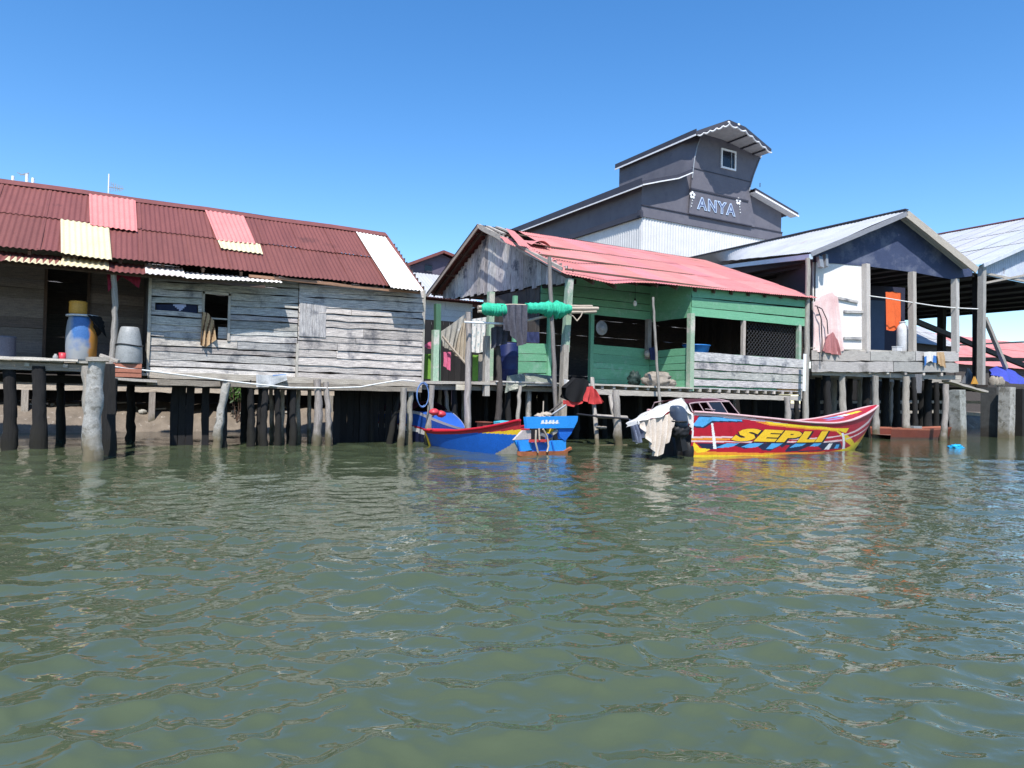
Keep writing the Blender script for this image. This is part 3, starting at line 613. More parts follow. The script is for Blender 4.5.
rp = [PY(x, y, 15.8 + .0006 * x) for x, y in ((109, 366), (150, 371), (205, 378), (258, 384.5), (290, 387.5), (330, 388), (360, 387), (385, 382.5), (402, 380), (415, 381))]
mb = MB(); mb.tube(rp, .017, 6); tag(mb.build('rope', ROPEW, None, rp[0]), 'long white rope slung along the front of the plank house', 'rope')
hc = PY(423.5, 395, 15.95); mb = MB()
mb.tube([hc + V((math.cos(a) * (.15 + .012 * math.sin(a * .7)), .02 * (a / 6.28), math.sin(a) * (.29 + .02 * math.sin(a * .43 + 1)))) for a in np.linspace(.8, .8 + 6.28 * 3.7, 110)], .008, 6)
tag(mb.build('rope_coil', ROPEB, None, hc), 'coil of pale blue rope hanging at the corner of the plank house', 'rope')
# ================================================================== GREEN HOUSE (middle)
GX0, GX1, GRY, GRZ, GEY = 10.8, 21.3, 21.4, 7.0, 16.05
H2 = thing('green_house', 'green plank house on stilts under a pinkish red corrugated roof with grey wooden gable', 'house', (15.5, YF, 0))
_ev = [(560, 273), (590, 279), (613, 284), (622, 285.5), (640, 281.5), (670, 284.5), (700, 288), (760, 293), (818, 298)]
_ev = [(PY(a, b, GEY).x, PY(a, b, GEY).z) for a, b in _ev]
def eavez(x):
    if x <= _ev[0][0]: return _ev[0][1]
    for (a, za), (b, zb) in zip(_ev, _ev[1:]):
        if x <= b: return za + (zb - za) * (x - a) / (b - a)
    return _ev[-1][1]
GN = V((0, -(GRZ - 4.72), GRY - GEY)).normalized()
def ongr(px, py, off=.03): return on(px, py, V((0, GEY, 4.72)) + GN * off, GN)
rf = MB(); ns, nr = 13, 3
for j in range(nr):
    for i in range(ns):
        if j == 2 and i < 2: continue
        x0, x1 = GX0 + (GX1 - GX0) * i / ns - .02, GX0 + (GX1 - GX0) * (i + 1) / ns + .04
        q = lambda x, v: V((x, GEY + (GRY - GEY) * v, eavez(x) * (1 - v) + (GRZ) * v))
        v0, v1 = max(0, j / nr - .02 + (rnd(-.012, .012) if j else 0)), (j + 1) / nr + (.03 if j == 1 and i < 2 else 0)
        o = GN * (.004 + .003 * j + rnd(0, .004)); k = rnd(.88, 1.08)
        rf.corr(q(x0, v0) + o, q(x1, v0) + o, q(x0, v1) + o - GN * .006, q(x1, v1) + o - GN * .006, .098, .012, 5, .011, (k, k * rnd(.94, 1.06), k * rnd(.94, 1.06)))
ROOF2 = rf.build('roof', REDROOF, H2)
rf = MB(); sheets(rf, (GX1, 25.7, 5.15), (GX0, 25.7, 5.15), (GX1, GRY + .01, GRZ + .02), (GX0, GRY + .01, GRZ + .02), 12, 2, .098); rf.build('back_roof', MAROON, ROOF2)
rf = MB()
for (a, b, c, d, l) in (((519, 245.5), (531, 247.5), (505.5, 229), (514, 231), .34), ((506, 243), (516, 246.5), (500, 236), (509, 238), .12)):
    p = [ongr(*a, l * .3), ongr(*b, .04), ongr(*c, l), ongr(*d, .10)]; rf.corr(p[0], p[1], p[2], p[3], .098, .012, 5, .03)
rf.build('lifted_sheet', REDROOF, ROOF2, label='loose lifted roof sheets')
hc = ongr(540, 246, .0); b = MB()
b.grid(lambda u, v: hc + X * ((u - .5) * .75) + GN * (.02 + .17 * math.sin(math.pi * u) * (1 - v)) + V((0, GRY - GEY, GRZ - 4.72)).normalized() * (v * .7 - .1), 12, 6); b.build('buckled_sheet', REDROOF, ROOF2)
rb = MB()
for x in np.arange(GX0 + .25, GX1 - .1, .78):
    rb.bar((x, GEY + .1, eavez(x) - .07), (x, GRY, GRZ - .09), .05, .1, Z, tint(.6, 1)); rb.bar((x, 25.6, 5.1), (x, GRY, GRZ - .09), .05, .1, Z, tint(.6, 1))
for f in (.03, .33, .62, .9):
    rb.bar((GX0 + .1, GEY + (GRY - GEY) * f, 4.70 + (GRZ - 4.72) * f - .02), (GX1 - .1, GEY + (GRY - GEY) * f, 4.74 + (GRZ - 4.72) * f - .02), .06, .045, Z, tint(.7, 1.2))
    rb.bar((GX0 + .1, 25.6 + (GRY - 25.6) * f, 5.08 + (GRZ - 5.08) * f - .02), (GX1 - .1, 25.6 + (GRY - 25.6) * f, 5.08 + (GRZ - 5.08) * f - .02), .06, .045, Z, tint(.7, 1.2))
rb.build('rafters', BROWNWOOD, H2)
bg_ = MB(); bg_.bar((GX0, 25.75, 5.06), (GX0, GRY, GRZ - .03), .035, .17, Z, (1.1, 1.05, 1), 0, .01); bg_.build('barge_board', mat('barge_wood', (.34, .285, .24), .85, (.2, .16, .14), 3, .9, grain=True), H2)
bg_ = MB(); bg_.bar((GX0 + .02, GEY + .2, 4.72), (GX0 + .02, GRY - .02, GRZ - .05), .035, .16, Z, (1, 1, 1), 0, .014); bg_.bar((GX0 + .35, GRY - 1.2, GRZ - .48), (GX0 + .38, GRY, GRZ), .16, .05, Z); bg_.bar((GX0 + .8, GRY - 1.0, GRZ - .36), (GX0 + .75, GRY, GRZ + .03), .18, .05, Z); bg_.build('barge_board', PALEWOOD, H2)
GW = 11.33
gl, gr_ = PX(444, 300, GW), PX(556, 284, GW)
g = MB(); yA, yB = 25.3, 16.5
rz_ = lambda y: (4.72 + (GRZ - 4.72) * (y - GEY) / (GRY - GEY) if y < GRY else GRZ - (GRZ - 5.15) * (y - GRY) / 4.3) - .1
def bz(y): t = (y - gr_.y) / (gl.y - gr_.y); return gr_.z + (gl.z - gr_.z) * t + rnd(-.05, .05)
vboards(g, (GW, yA), (GW, yB), lambda u: bz(yA + (yB - yA) * u), lambda u: rz_(yA + (yB - yA) * u), -X, .27, cols=lambda: tint(.6, 1.25), wob=.008)
g.build('gable_wall', GABLEWOOD, H2)
g = MB(); vboards(g, (GW + .06, yA), (GW + .06, yB), lambda u: bz(yA + (yB - yA) * u) + .08, lambda u: rz_(yA + (yB - yA) * u) - .02, -X, .3); g.bar((GW + .1, 25.2, 4.95), (GW + .1, 16.5, 4.5), .1, .14, Z, (1, .8, .7)); g.build('gable_backing', BLACKWOOD, H2)
# --- green walls
gc = lambda: tint(.82, 1.14, .03)
gw3 = MB(); AX, BX = 15.67, 21.0
hboards(gw3, (AX, YF), (BX, YF), (3.83, 3.84), (4.72, 4.86), 3, -Y, cols=gc, th=.025, lap=.008, split=0, gap=.012)
gw3.build('upper_wall', GREENP, H2)
gw3 = MB(); hboards(gw3, (AX, YF + .03), (BX - .05, YF + .03), (1.6, 1.6), (2.72, 2.72), 5, -Y, cols=gc, split=0); gw3.build('lower_wall', GREENP, H2)
gb = MB(); hboards(gb, (AX + .07, YF - .05), (20.95, YF - .05), (1.66, 1.66), (2.74, 2.72), 4, -Y, cols=lambda: tint(.85, 1.15), th=.03, lap=.012, wob=.014, split=0, gap=.045); gb.build('grey_boarding', GREYWOOD, H2)
g = MB(); g.bar((19.6, YF - .02, 1.63), (20.75, YF - .02, 1.63), .03, .15, Z); g.build('ochre_board', mat('ochre_wood', (.42, .23, .06), .8, (.25, .13, .05), 3, .8, grain=True), H2)
g = MB(); hboards(g, (AX, 18.2), (AX, YF), (3.78, 3.83), (4.98, 4.72), 3, -X, cols=gc, split=0, lap=.006, gap=.012); g.build('upper_wall', GREENP, H2)
g = MB(); hboards(g, (AX, 18.2), (AX, YF), (1.6, 1.6), (2.82, 2.86), 5, -X, cols=gc, split=0, lap=.006, gap=.012); g.build('lower_wall', GREENP, H2)
DX0, DX1 = PY(566, 350, 18.2).x, PY(589, 350, 18.2).x
g = MB(); hboards(g, (11.35, 18.2), (AX, 18.2), (3.86, 3.84), (4.95, 4.98), 4, -Y, cols=gc, split=.2, lap=.006, gap=.012); g.build('upper_wall', GREENP, H2)
g = MB(); hboards(g, (DX1, 18.2), (AX - .03, 18.2), (1.6, 1.6), (2.93, 2.88), 5, -Y, cols=gc, split=0, lap=.006, gap=.012); g.build('lower_wall', GREENP, H2)
px0, px1 = PY(514, 350, 18.2).x, PY(550, 350, 18.2).x
g = MB(); hboards(g, (px0, 18.2), (px1, 18.2), (1.6, 1.6), (2.80, 2.86), 4, -Y, cols=lambda: tint(.7, .95, .03), split=0, lap=.006, gap=.012); g.build('lower_wall', GREENP, H2)
def gpost(px, y, z0, z1, wd, m=PALEGREEN, nm='wall_post', **k):
    x = PY(px, 350, y).x; b = MB(); b.bar((x, y, z0), (x, y, z1), wd, wd, X, tint(.9, 1.1), 0, .006); return b.build(nm, m, H2, **k)
gpost(690.5, YF - .02, 1.5, 3.9, .17); gpost(743, YF + .03, 2.7, 3.86, .11, PALEWOOD); gpost(798.5, YF + .02, 1.6, 3.9, .13)
gpost(591, 18.17, 1.6, 4.0, .12, GREENP); gpost(549, 18.15, 1.6, 4.2, .12, GREENP); gpost(514, 18.2, 1.6, 4.2, .11, GREENP); gpost(648, 18.1, 2.55, 3.86, .15, mat('bare_post', (.27, .25, .22), .9, (.15, .14, .12), 3, .9, grain=True))
g = MB(); g.blob((PY(647.5, 347, 18.0).x, 18.0, 2.72), (.11, .1, .12), .25, 3, 16, 12, seed=2); g.build('post_shoe', PALEWOOD, H2)
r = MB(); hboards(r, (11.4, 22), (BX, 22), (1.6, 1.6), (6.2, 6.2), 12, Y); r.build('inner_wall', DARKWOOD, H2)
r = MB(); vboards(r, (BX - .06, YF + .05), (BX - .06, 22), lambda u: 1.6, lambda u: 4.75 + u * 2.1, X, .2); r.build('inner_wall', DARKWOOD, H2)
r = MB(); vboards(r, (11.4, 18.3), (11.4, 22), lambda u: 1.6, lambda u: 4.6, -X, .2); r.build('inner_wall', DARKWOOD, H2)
f = MB()
for i in range(30): f.bar((9.0 + i * .4, YF - .08, 1.60), (9.0 + i * .4, 22, 1.60), .39, .035, Z, tint()); 
f.build('floor', GREYWOOD, H2)
f = MB(); f.bar((PY(563, 390, YF - .05).x, YF - .05, 1.40), (20.75, YF - .05, 1.36), .07, .15, Z, (1.1, 1.1, 1.1), 0, .012)
for x in np.arange(11.4, 20.8, .42): f.bar((x, YF - .10, 1.535), (x, 18.1, 1.535), .09, .09, Z, tint(.9, 1.4))
f.bar((PY(562, 386, YF - .1).x, YF - .12, 1.60), (AX, YF - .12, 1.59), .05, .05, Z, (1.2, 1.2, 1.2), 0, .01); f.bar((20.72, YF - .06, 1.36), (20.72, YF - .06, 1.66), .08, .1, X)
f.build('deck_beam', PALEWOOD, H2)
u = MB(); u.bar((9, 18.3, 1.45), (20.8, 18.3, 1.45), .1, .15, Z); u.bar((9, 20.5, 1.45), (20.8, 20.5, 1.45), .1, .15, Z); u.build('crossbeam', DARKWOOD, H2)
# netting in the window openings
n_ = MB(); zA, zB, yy_ = 2.72, 3.84, YF + .14
for k in range(-10, 44):
    for s in (1, -1):
        xa_, xb_ = 16.9 + k * .15, 16.9 + k * .15 + s * (zB - zA)
        za_, zb_ = zA, zB
        lo, hi = 18.3, 20.9
        if max(xa_, xb_) < lo or min(xa_, xb_) > hi: continue
        t0 = max(0, min(1, ((lo if xb_ > xa_ else hi) - xa_) / (xb_ - xa_))) if not lo <= xa_ <= hi else 0
        t1 = max(0, min(1, ((hi if xb_ > xa_ else lo) - xa_) / (xb_ - xa_))) if not lo <= xb_ <= hi else 1
        if t1 - t0 < .05: continue
        n_.bar((xa_ + (xb_ - xa_) * t0, yy_ + .004 * s, zA + (zB - zA) * t0), (xa_ + (xb_ - xa_) * t1, yy_ + .004 * s, zA + (zB - zA) * t1), .006, .006)
n_.build('netting', plain('grey_net', (.11, .11, .12), .8), H2)
# porch posts and poles that carry the roof
def gpole(nm, pts, y, r, m, y2=None, square=False, **k):
    a = PY(*pts[1], y); b = PY(*pts[0], y2 or y); return post(nm, H2, (a.x, a.y, a.z), (b.x, b.y, b.z), r, m, square, **k)
gpole('porch_post', ((569.5, 279), (565, 352)), YF - .1, .085, PALEGREEN, square=True)
gpole('porch_post', ((565, 345), (561.5, 432)), YF - .19, .085, POST, square=True)
gpole('porch_post', ((549, 257), (556.5, 432)), 15.75, .055, mat('weathered_pole', (.30, .28, .265), .9, (.15, .14, .14), 3, .9, grain=True, bump=.5))
gpole('porch_post', ((491, 292), (489, 384)), 18.6, .085, PALEGREEN, square=True)
gpole('porch_post', ((469, 312), (467.5, 434)), 16.1, .075, POST)
gpole('porch_post', ((808, 258), (805.5, 434)), 16.22, .085, POST); 
gpole('prop_pole', ((653, 297), (660.5, 412)), 15.85, .045, POST)
gpole('porch_post', ((437.5, 304), (437, 384)), 16.7, .07, GREENP, square=True, col=(.45, .4, .4))  # tint darkens this post, alley shade put into its colour
gpole('porch_post', ((435.5, 330), (434.5, 384)), 16.4, .075, PALEGREEN, square=True)
gpole('porch_post', ((497, 345), (498, 420)), 16.3, .075, DARKWOOD); gpole('porch_post', ((486.5, 336), (486, 396)), 16.35, .07, PALEWOOD, square=True)
b = MB(); a_ = PY(804, 372, 15.9); b.bar((a_.x, 15.89, PY(804, 391, 15.9).z), (a_.x + .02, 15.89, PY(805, 354, 15.9).z), .14, .015, Y); b.build('white_board', WHITEP, H2)
# alley porch deck on the left
f = MB(); lx0, lx1 = PY(424, 383, YF).x, PY(562, 384, YF).x
f.bar((lx0, YF, 1.52), (lx1, YF, 1.56), .08, .07, Z, (1, 1, 1), 0, .01)
for i in range(13): f.bar((lx0 + .05, YF + .12 + i * .16, 1.53), (lx1, YF + .12 + i * .16, 1.58), .15, .03, Z, tint())
f.bar((lx0, YF + .25, 1.40), (lx1, YF + .25, 1.43), .08, .12, Z, (.7, .7, .7)); f.bar((PY(455, 387, YF).x, YF - .06, 1.42), (PY(470, 387, YF).x, YF - .06, 1.42), .04, .14, Z, (1.3, 1.3, 1.2)); f.build('alley_deck', PALEWOOD, H2)
# stilts
for px, yw, pxt, zt, r, m in ((428, 16.2, 432.5, 1.45, .075, POST), (447, 17.1, 446, 1.45, .055, POST), (441, 17.8, 440, 1.45, .06, POST), (464, 18.4, 463, 1.45, .05, POST), (455, 16.6, 454, 1.45, .07, POSTDARK),
        (487, 17.4, 486, 1.45, .06, POSTDARK), (498, 16.9, 506, 1.5, .045, POSTDARK), (508, 16.4, 508, 1.5, .085, POSTDARK), (517, 15.9, 520, 1.5, .05, POST), (529, 16.6, 529, 1.5, .085, CONCRETE), (545, 17.0, 545, 1.5, .08, POSTDARK),
        (575, 17.2, 575, 1.5, .09, POSTDARK), (604, 18.0, 604, 1.5, .09, POSTDARK), (640, 17.4, 640, 1.5, .09, POSTDARK), (672, 16.5, 672, 1.45, .08, POSTDARK), (697, 17.5, 697, 1.45, .09, POSTDARK), (722, 18.5, 722, 1.45, .08, POSTDARK),
        (733, 20.0, 734, 1.45, .06, POST), (754, 17.6, 754, 1.45, .1, POSTDARK), (770, 19.2, 770, 1.45, .09, POSTDARK), (787, 16.15, 787, 1.40, .11, POST), (796, 17.3, 796, 1.45, .09, POSTDARK),
        (530, 21, 530, 1.5, .09, POSTDARK), (590, 21, 590, 1.5, .09, POSTDARK), (655, 21, 655, 1.5, .09, POSTDARK), (480, 20.5, 480, 1.5, .09, POSTDARK)):
    stilt(H2, px, yw, pxt, zt, r, m)
stilt(H2, 620, 14.75, 616, 1.43, .11, POST); stilt(H2, 696, 16.3, 696, 1.4, .07, POST)
xa1 = 11; u = MB(); vboards(u, (11., 21.3), (26.5, 21.3), lambda q: .0, lambda q: 1.55, -Y, .22, cols=lambda: tint(.6, 1.2), ); u.build('shade_boarding', BLACKWOOD, H2)  # black boards added to keep the space under the green house dark
u = MB(); vboards(u, (7.2, 20.3), (11, 20.3), lambda q: .2, lambda q: 1.55, -Y, .22, cols=lambda: tint(.6, 1.2), ); u.build('shade_boarding', BLACKWOOD, H2)  # more added boards, closing the alley underside so it stays dark
# ---- alley: white wall and dark lean-to behind
WT = PY(455, 302.5, 20).z; wl = MB(); ax0, ax1 = 7.6, PY(472, 310, 20).x; hboards(wl, (ax0, 20.), (ax1, 20.), (3.35, 3.35), (WT, WT), 3, -Y, cols=lambda: (1, 1, 1), wob=.003); 
WS = thing('white_shed', 'white painted shed wall seen through the alley between plank and green houses', 'shed', (8.6, 20, 1.5)); wl.build('upper_wall', WALLWHITE, WS)
wl = MB(); vboards(wl, (7.0, 19.6), (10.4, 19.6), lambda u: 1.5, lambda u: 3.45, -Y, .2, cols=lambda: tint(.6, 1.3)); wl.build('lower_wall', BLACKWOOD, WS)
wl = MB(); vboards(wl, (10.4, 19.6), (10.4, 22.5), lambda u: 1.5, lambda u: WT, X, .2); vboards(wl, (7.0, 22.5), (10.4, 22.5), lambda u: 1.5, lambda u: WT, X, .2); wl.build('back_wall', DARKWOOD, WS)
rf = MB(); rf.corr((6.9, 19.55, WT + .03), (10.9, 19.55, WT + .03), (6.9, 22.6, WT + .2), (10.9, 22.6, WT + .2), .098, .012, 3); rf.build('roof', MAROON, WS)
for x, y in ((7.2, 19.8), (10.2, 19.8), (7.2, 22.3), (10.2, 22.3)): post('stilt', WS, (x, y, -.6), (x, y, 1.5), .08, POSTDARK)
b = MB(); a1, a2 = PY(423.5, 370, 17.0), PY(433, 370, 17.0); b.bar((a1.x, 17.0, PY(428, 379, 17).z), (a1.x, 17.0, PY(428, 354, 17).z), .02, .5, X); b.bar(((a1.x + a2.x) / 2, 17.02, PY(428, 379, 17).z), ((a1.x + a2.x) / 2, 17.02, PY(428, 354, 17).z), a2.x - a1.x, .02, Y)
tag(b.build('door_panel', LIME, None, a1), 'lime green board standing in the dark alley by the plank house', 'board')
b = MB(); a1, a2 = PY(472.5, 370, 17.2), PY(478, 370, 17.2); b.bar(((a1.x + a2.x) / 2, 17.2, PY(475, 381, 17.2).z), ((a1.x + a2.x) / 2, 17.2, PY(475, 355, 17.2).z), a2.x - a1.x, .02, Y); b.bar(((a1.x + a2.x) / 2, 17.185, PY(475, 360, 17.2).z), ((a1.x + a2.x) / 2 + .02, 17.185, PY(475, 362, 17.2).z), .03, .01, Y)
tag(b.build('board', LIME, None, a1), 'narrow lime green board below the white towel', 'board')
b = MB(); vboards(b, (PY(478, 370, 17.3).x, 17.3), (PY(485, 370, 17.3).x, 17.3), lambda u: 1.58, lambda u: 2.35, -Y, .1); tag(b.build('plank_stack', PALEWOOD, None, (PY(481, 370, 17.3).x, 17.3, 1.58)), 'pale plank panel leaning beside the narrow lime board', 'panel')
# ---- laundry, tarpaulin and net on the alley porch
ragcl('tarpaulin', 'pale grey pleated tarpaulin slung in front of the white shed wall', 'tarpaulin', TARP, [(440, 332), (452, 324), (465, 314)], [(442, 346), (450, 350), (459, 353)], 17.2, 4, .05, nu=34)
ragcl('tarpaulin', 'tan pleated tarpaulin edge tied to the tall rack pole', 'tarpaulin', mat('tan_tarpaulin', (.40, .34, .26), .85, (.24, .2, .15), 3, .9, bump=.3), [(461, 326), (466, 316), (470, 314)], [(452, 353), (461, 359), (470, 363)], 16.9, 4, .05, nu=34)
ragcl('pink_cloth', 'pink cloth hanging below the pale grey tarpaulin', 'cloth', CL_PINK, [(443.5, 352), (451, 352)], [(444, 366), (451, 372)], 17.0, 2, .04)
ragcl('pink_cloth', 'small pink and blue cloth hung in the alley above the lime board', 'cloth', CL_PINK, [(423, 346), (429, 342), (436, 341)], [(424, 347), (431, 349), (437, 350)], 16.8, 2, .03, colfn=lambda u, v: (.08, 1.8, 2.6) if u > .66 else (1, 1, 1))
b = MB(); b.tube([PY(442.5, 336, 16.85), PY(452, 348, 16.8), PY(469.5, 368, 16.7)], .03, 8, rough=.1); tag(b.build('pole', BAMBOO, None, PY(443, 337, 16.8)), 'slanting bamboo pole along the lower edge of the tarpaulins', 'pole')
ragcl('towel', 'white towel with faint print hanging beside the tall rack pole', 'towel', CL_WHITE, [(472, 319), (486.5, 317)], [(471, 352), (479, 353), (485, 351)], 16.6, 3, .035, colfn=lambda u, v: (.55, .68, .72) if (math.sin(u * 25) * math.sin(v * 19 + u * 6) > .55) else (1, 1, 1))
NY = 15.75
RK = thing('drying_rack', 'bundle of horizontal bamboo poles on the green house porch with rolled net', 'drying rack', PY(540, 310, NY))
for pts, r in ((((478, 307.5), (598, 308.5)), .05), (((478, 311), (596, 312)), .042), (((484, 305), (592, 306)), .035)):
    b = MB(); p0, p1 = PY(*pts[0], NY), PY(*pts[1], NY + .05); b.tube([p0.lerp(p1, t) + Z * rnd(-.01, .01) for t in np.linspace(0, 1, 9)], [r * rnd(.9, 1.1) for _ in range(9)], 9, rough=.05); b.build('pole', BAMBOO, RK)
b = MB(); b.tube([PY(464.5, 322, NY + .1), PY(485, 323, NY + .1), PY(506, 324, NY + .1)], .028, 8); b.build('cross_pole', WHITEP, RK)
b = MB(); b.tube([PY(526, 321, NY + .1), PY(540, 317.5, NY + .1), PY(551, 315.5, NY + .1)], .036, 8); b.build('cross_pole', BAMBOO, RK)
b = MB(); b.tube([PY(565, 313, NY), PY(573, 316, NY), PY(577, 321, NY - .05)], .016, 6); b.tube([PY(577, 321, NY - .05), PY(581, 316, NY - .1), PY(583, 311, NY - .1)], .016, 6); b.build('twig', BAMBOO, RK)
def netroll(label, pxs, ys, rs, seed):
    b = MB(); pts = []; rr = []
    n = 80; P = [PY(x, y, NY) for x, y in zip(pxs, ys)]
    for i in range(n + 1):
        t = i / n * (len(P) - 1); k = min(int(t), len(P) - 2); f = t - k
        pts.append(P[k].lerp(P[k + 1], f)); rr.append((rs[k] * (1 - f) + rs[k + 1] * f) * (1 + .07 * math.sin(i * .8 + seed) + .06 * math.sin(i * 2.3) + rnd(-.05, .05)))
    b.tube(pts, rr, 20, rough=.09); return tag(b.build('net_roll', NETGREEN, None, P[0]), label, 'net')
netroll('dull green net rolled on the left end of the bamboo poles', (481, 486, 495, 504), (309, 309, 310, 310), (.08, .15, .155, .15), 1)
netroll('bright green net bunched thickly on the poles by the grey roof pole', (526, 533, 538, 545, 548, 552, 556, 561, 566, 570), (308, 308, 308, 308, 309, 309, 309.5, 310, 309, 309), (.13, .13, .13, .16, .22, .16, .22, .19, .13, .11), 3)
ragcl('garment', 'large charcoal garment draped over the bamboo poles', 'garment', CL_GREY, [(501, 305), (514, 304.5), (527, 305)], [(503, 330), (509, 331), (518, 346), (526, 344)], NY - .1, 4, .07, nu=34)
ragcl('garment', 'dark grey shirt hanging under the left half of the bamboo poles', 'garment', CL_GREY, [(491, 328), (497, 326), (503, 327), (508, 330)], [(490, 350), (497, 346), (506, 344)], NY + .35, 3, .05)
ragcl('garment', 'dark navy cloth hanging in the shade right of the charcoal garment', 'garment', CL_NAVY, [(523, 332), (539, 332)], [(523, 342), (539, 343)], NY + .9, 3, .03)
dc = PY(508, 378, 16.75); dc.z = 1.59; DH = PY(508, 343, 16.75).z - dc.z
b = MB(); b.lathe(dc, [(.25, 0), (.27, .04), (.27, DH * .32), (.28, DH * .34), (.27, DH * .36), (.27, DH * .64), (.28, DH * .66), (.27, DH * .68), (.26, DH * .96), (.24, DH)], 26); d_ = tag(b.build('drum', DKBLUEPL, None, dc), 'dark blue plastic drum on the porch under the hanging garments', 'drum')
b = MB(); b.lathe(dc + Z * DH, [(.235, .0), (.24, .02), (.1, .03)], 22); b.build('lid', BLACK, d_)
b = MB(); b.blob((PY(521, 372, 16.7).x, 16.75, 1.66), (.26, .2, .13), .25, 2.5, seed=8); tag(b.build('bundle', plain('dull_blue_cloth', (.03, .06, .2), .9), None, (PY(521, 372, 16.7).x, 16.75, 1.6)), 'dark blue bundle on the porch floor beside the drum', 'bundle')
b = MB(); b.cloth([PY(507, 376, YF - .02), PY(518, 374, YF + .2), PY(530, 373, YF + .5), PY(552, 376, YF + .6)], [PY(504, 393, YF - .14), PY(518, 388, YF - .12), PY(530, 384, YF - .02), PY(552, 384, YF)], 30, 14, 4, .05, -Y)
tag(b.build('groundsheet', mat('olive_sheet', (.20, .22, .18), .7, (.1, .11, .09), 3, .9, stain=(.42, .4, .33), stain_scale=2.5), None, PY(520, 380, YF)), 'olive grey plastic sheet spilling over the alley deck edge', 'plastic sheet')
# ---- things at the green house
bs_ = PY(694, 350, 16.75); bs_.z = 2.72
b = MB(); bw = .42
b.lathe(V((bs_.x + .1, 16.75, 2.70)), [(bw * .82, 0), (bw * .86, .02), (bw * .98, .24), (bw * 1.06, .26), (bw * 1.06, .28), (bw * .9, .29), (bw * .5, .3)], 28); tag(b.build('basin', BRIGHTBLUE, None, (bs_.x + .1, 16.75, 2.7)), 'bright blue plastic basin on the window ledge of the green house', 'basin')
b = MB(); b.box((bs_.x - .5, YF + .2, 2.62), (bs_.x + 1.2, 17.3, 2.68)); b.build('window_ledge', DARKWOOD, H2)
hh = PY(602, 328, 18.14); b = MB(); b.lathe(hh, [(.02, -.1), (.09, -.09), (.12, -.03), (.13, 0), (.22, .01), (.23, .02)], 22, axis=Y); tag(b.build('hat', GREYPL, None, hh), 'pale round hat hanging in the dark window of the recessed wall', 'hat')
bp = PY(635, 303, 17.3); BL = thing('light_bulb', 'white light bulb dangling under the pinkish red eave', 'light bulb', bp)
b = MB(); b.lathe(bp - Z * .1, [(.02, 0), (.055, .03), (.065, .08), (.045, .14), (.028, .17)], 18); b.build('bulb', BULB, BL)
b = MB(); b.lathe(bp + Z * .07, [(.03, 0), (.03, .06), (.012, .08)], 12); b.build('socket', BLACK, BL); b = MB(); b.tube([bp + Z * .15, bp + Z * .45, V((bp.x, bp.y, 5.2))], .007, 6); b.build('cord', WIRE, BL)
sb = PY(656, 387, 16.75); sb.z = 1.62
b = MB(); b.blob((sb.x, 16.7, 1.82), (.52, .34, .25), .32, 2.6, 34, 22, seed=3, flat=.2); b.blob((sb.x + .36, 16.6, 1.72), (.24, .25, .14), .3, 3, seed=6, flat=.1); tag(b.build('sack', BAG, None, sb), 'lumpy grey brown sack slumped on the deck by the green wall', 'sack')
sb = PY(632, 384, 17.3); b = MB(); b.blob((sb.x, 17.2, 1.82), (.2, .18, .24), .45, 4, seed=9, flat=.2); tag(b.build('bundle', plain('dark_green_plastic', (.015, .035, .03), .6), None, (sb.x, 17.2, 1.62)), 'small dark green bundle left of the sack on the deck', 'bundle')
ragcl('garment', 'navy rag hung beneath the window of the side wall', 'garment', CL_NAVY, [(649, 348), (655, 347)], [(650, 360), (655, 360)], 17.9, 2, .02)
# ---- ladder, black sheet and red cloth
LD = thing('ladder', 'rough wooden ladder of two poles standing in the water under the green house', 'ladder', PZ(610, 449, 0)); ly = 14.7
for a, c in (((592, 378), (598, 452)), ((610, 396), (621, 452))):
    p0, p1 = PY(*a, 15.6), PY(*c, ly); b = MB(); b.tube([p1.lerp(p0, t) + V((rnd(-.01, .01), 0, 0)) for t in np.linspace(-.1, 1, 9)], .06, 9, rough=.1); b.build('rail', POST, LD)
for a, c, r in (((596, 416), (627, 417.5), .05), ((596, 427), (606, 428), .035), ((594, 446.5), (627, 446), .045)):
    p0, p1 = PY(*a, ly + .12), PY(*c, ly + .12); b = MB(); b.tube([p0.lerp(p1, t) + Z * rnd(-.008, .008) for t in np.linspace(0, 1, 7)], r, 8, rough=.08); b.build('rung', POST, LD)
b = MB(); T = [PY(x, y, 15.2) for x, y in ((566, 388), (576, 378), (586, 379), (589, 382))]; B = [PY(x, y, 15.2) for x, y in ((565, 396), (572, 402), (580, 402), (587, 396))]
b.cloth(T, B, 24, 16, 2, .03, -Y); b.cloth([p + Y * .22 for p in T], [p + Y * .22 for p in B], 24, 16, 3, .07, -Y); b.cloth(T, [p + Y * .22 for p in T], 24, 4, 3, .02, Z)
tag(b.build('black_sheet', BLACKCL, None, T[0]), 'black sheet bunched over the top of the ladder', 'sheet')
ragcl('red_cloth', 'bright red cloth flaring beside the black sheet on the ladder', 'cloth', CL_RED, [(587, 387), (592, 386), (597, 391)], [(584, 401), (594, 405), (605, 402)], 15.05, 3, .08)
ragcl('red_cloth', 'red cloth hem showing below the black sheet', 'cloth', CL_RED, [(563, 400), (574, 401), (583, 400)], [(562, 404), (573, 407), (582, 403)], 15.25, 2, .04)
ragcl('white_rag', 'small white rag tied to the peeling porch post', 'rag', CL_WHITE, [(564, 379), (569, 380)], [(563, 388), (569, 389)], 15.9, 1, .05)
b = MB(); b.tube([PY(x, y, 14.6) for x, y in ((577, 414), (598, 416.5), (618, 418), (628, 419), (638, 424), (643, 430))], .022, 6, rough=.1); tag(b.build('rope', WIRE, None, PY(600, 417, 14.6)), 'dark mooring rope stretched from blue boat past the middle post', 'rope')
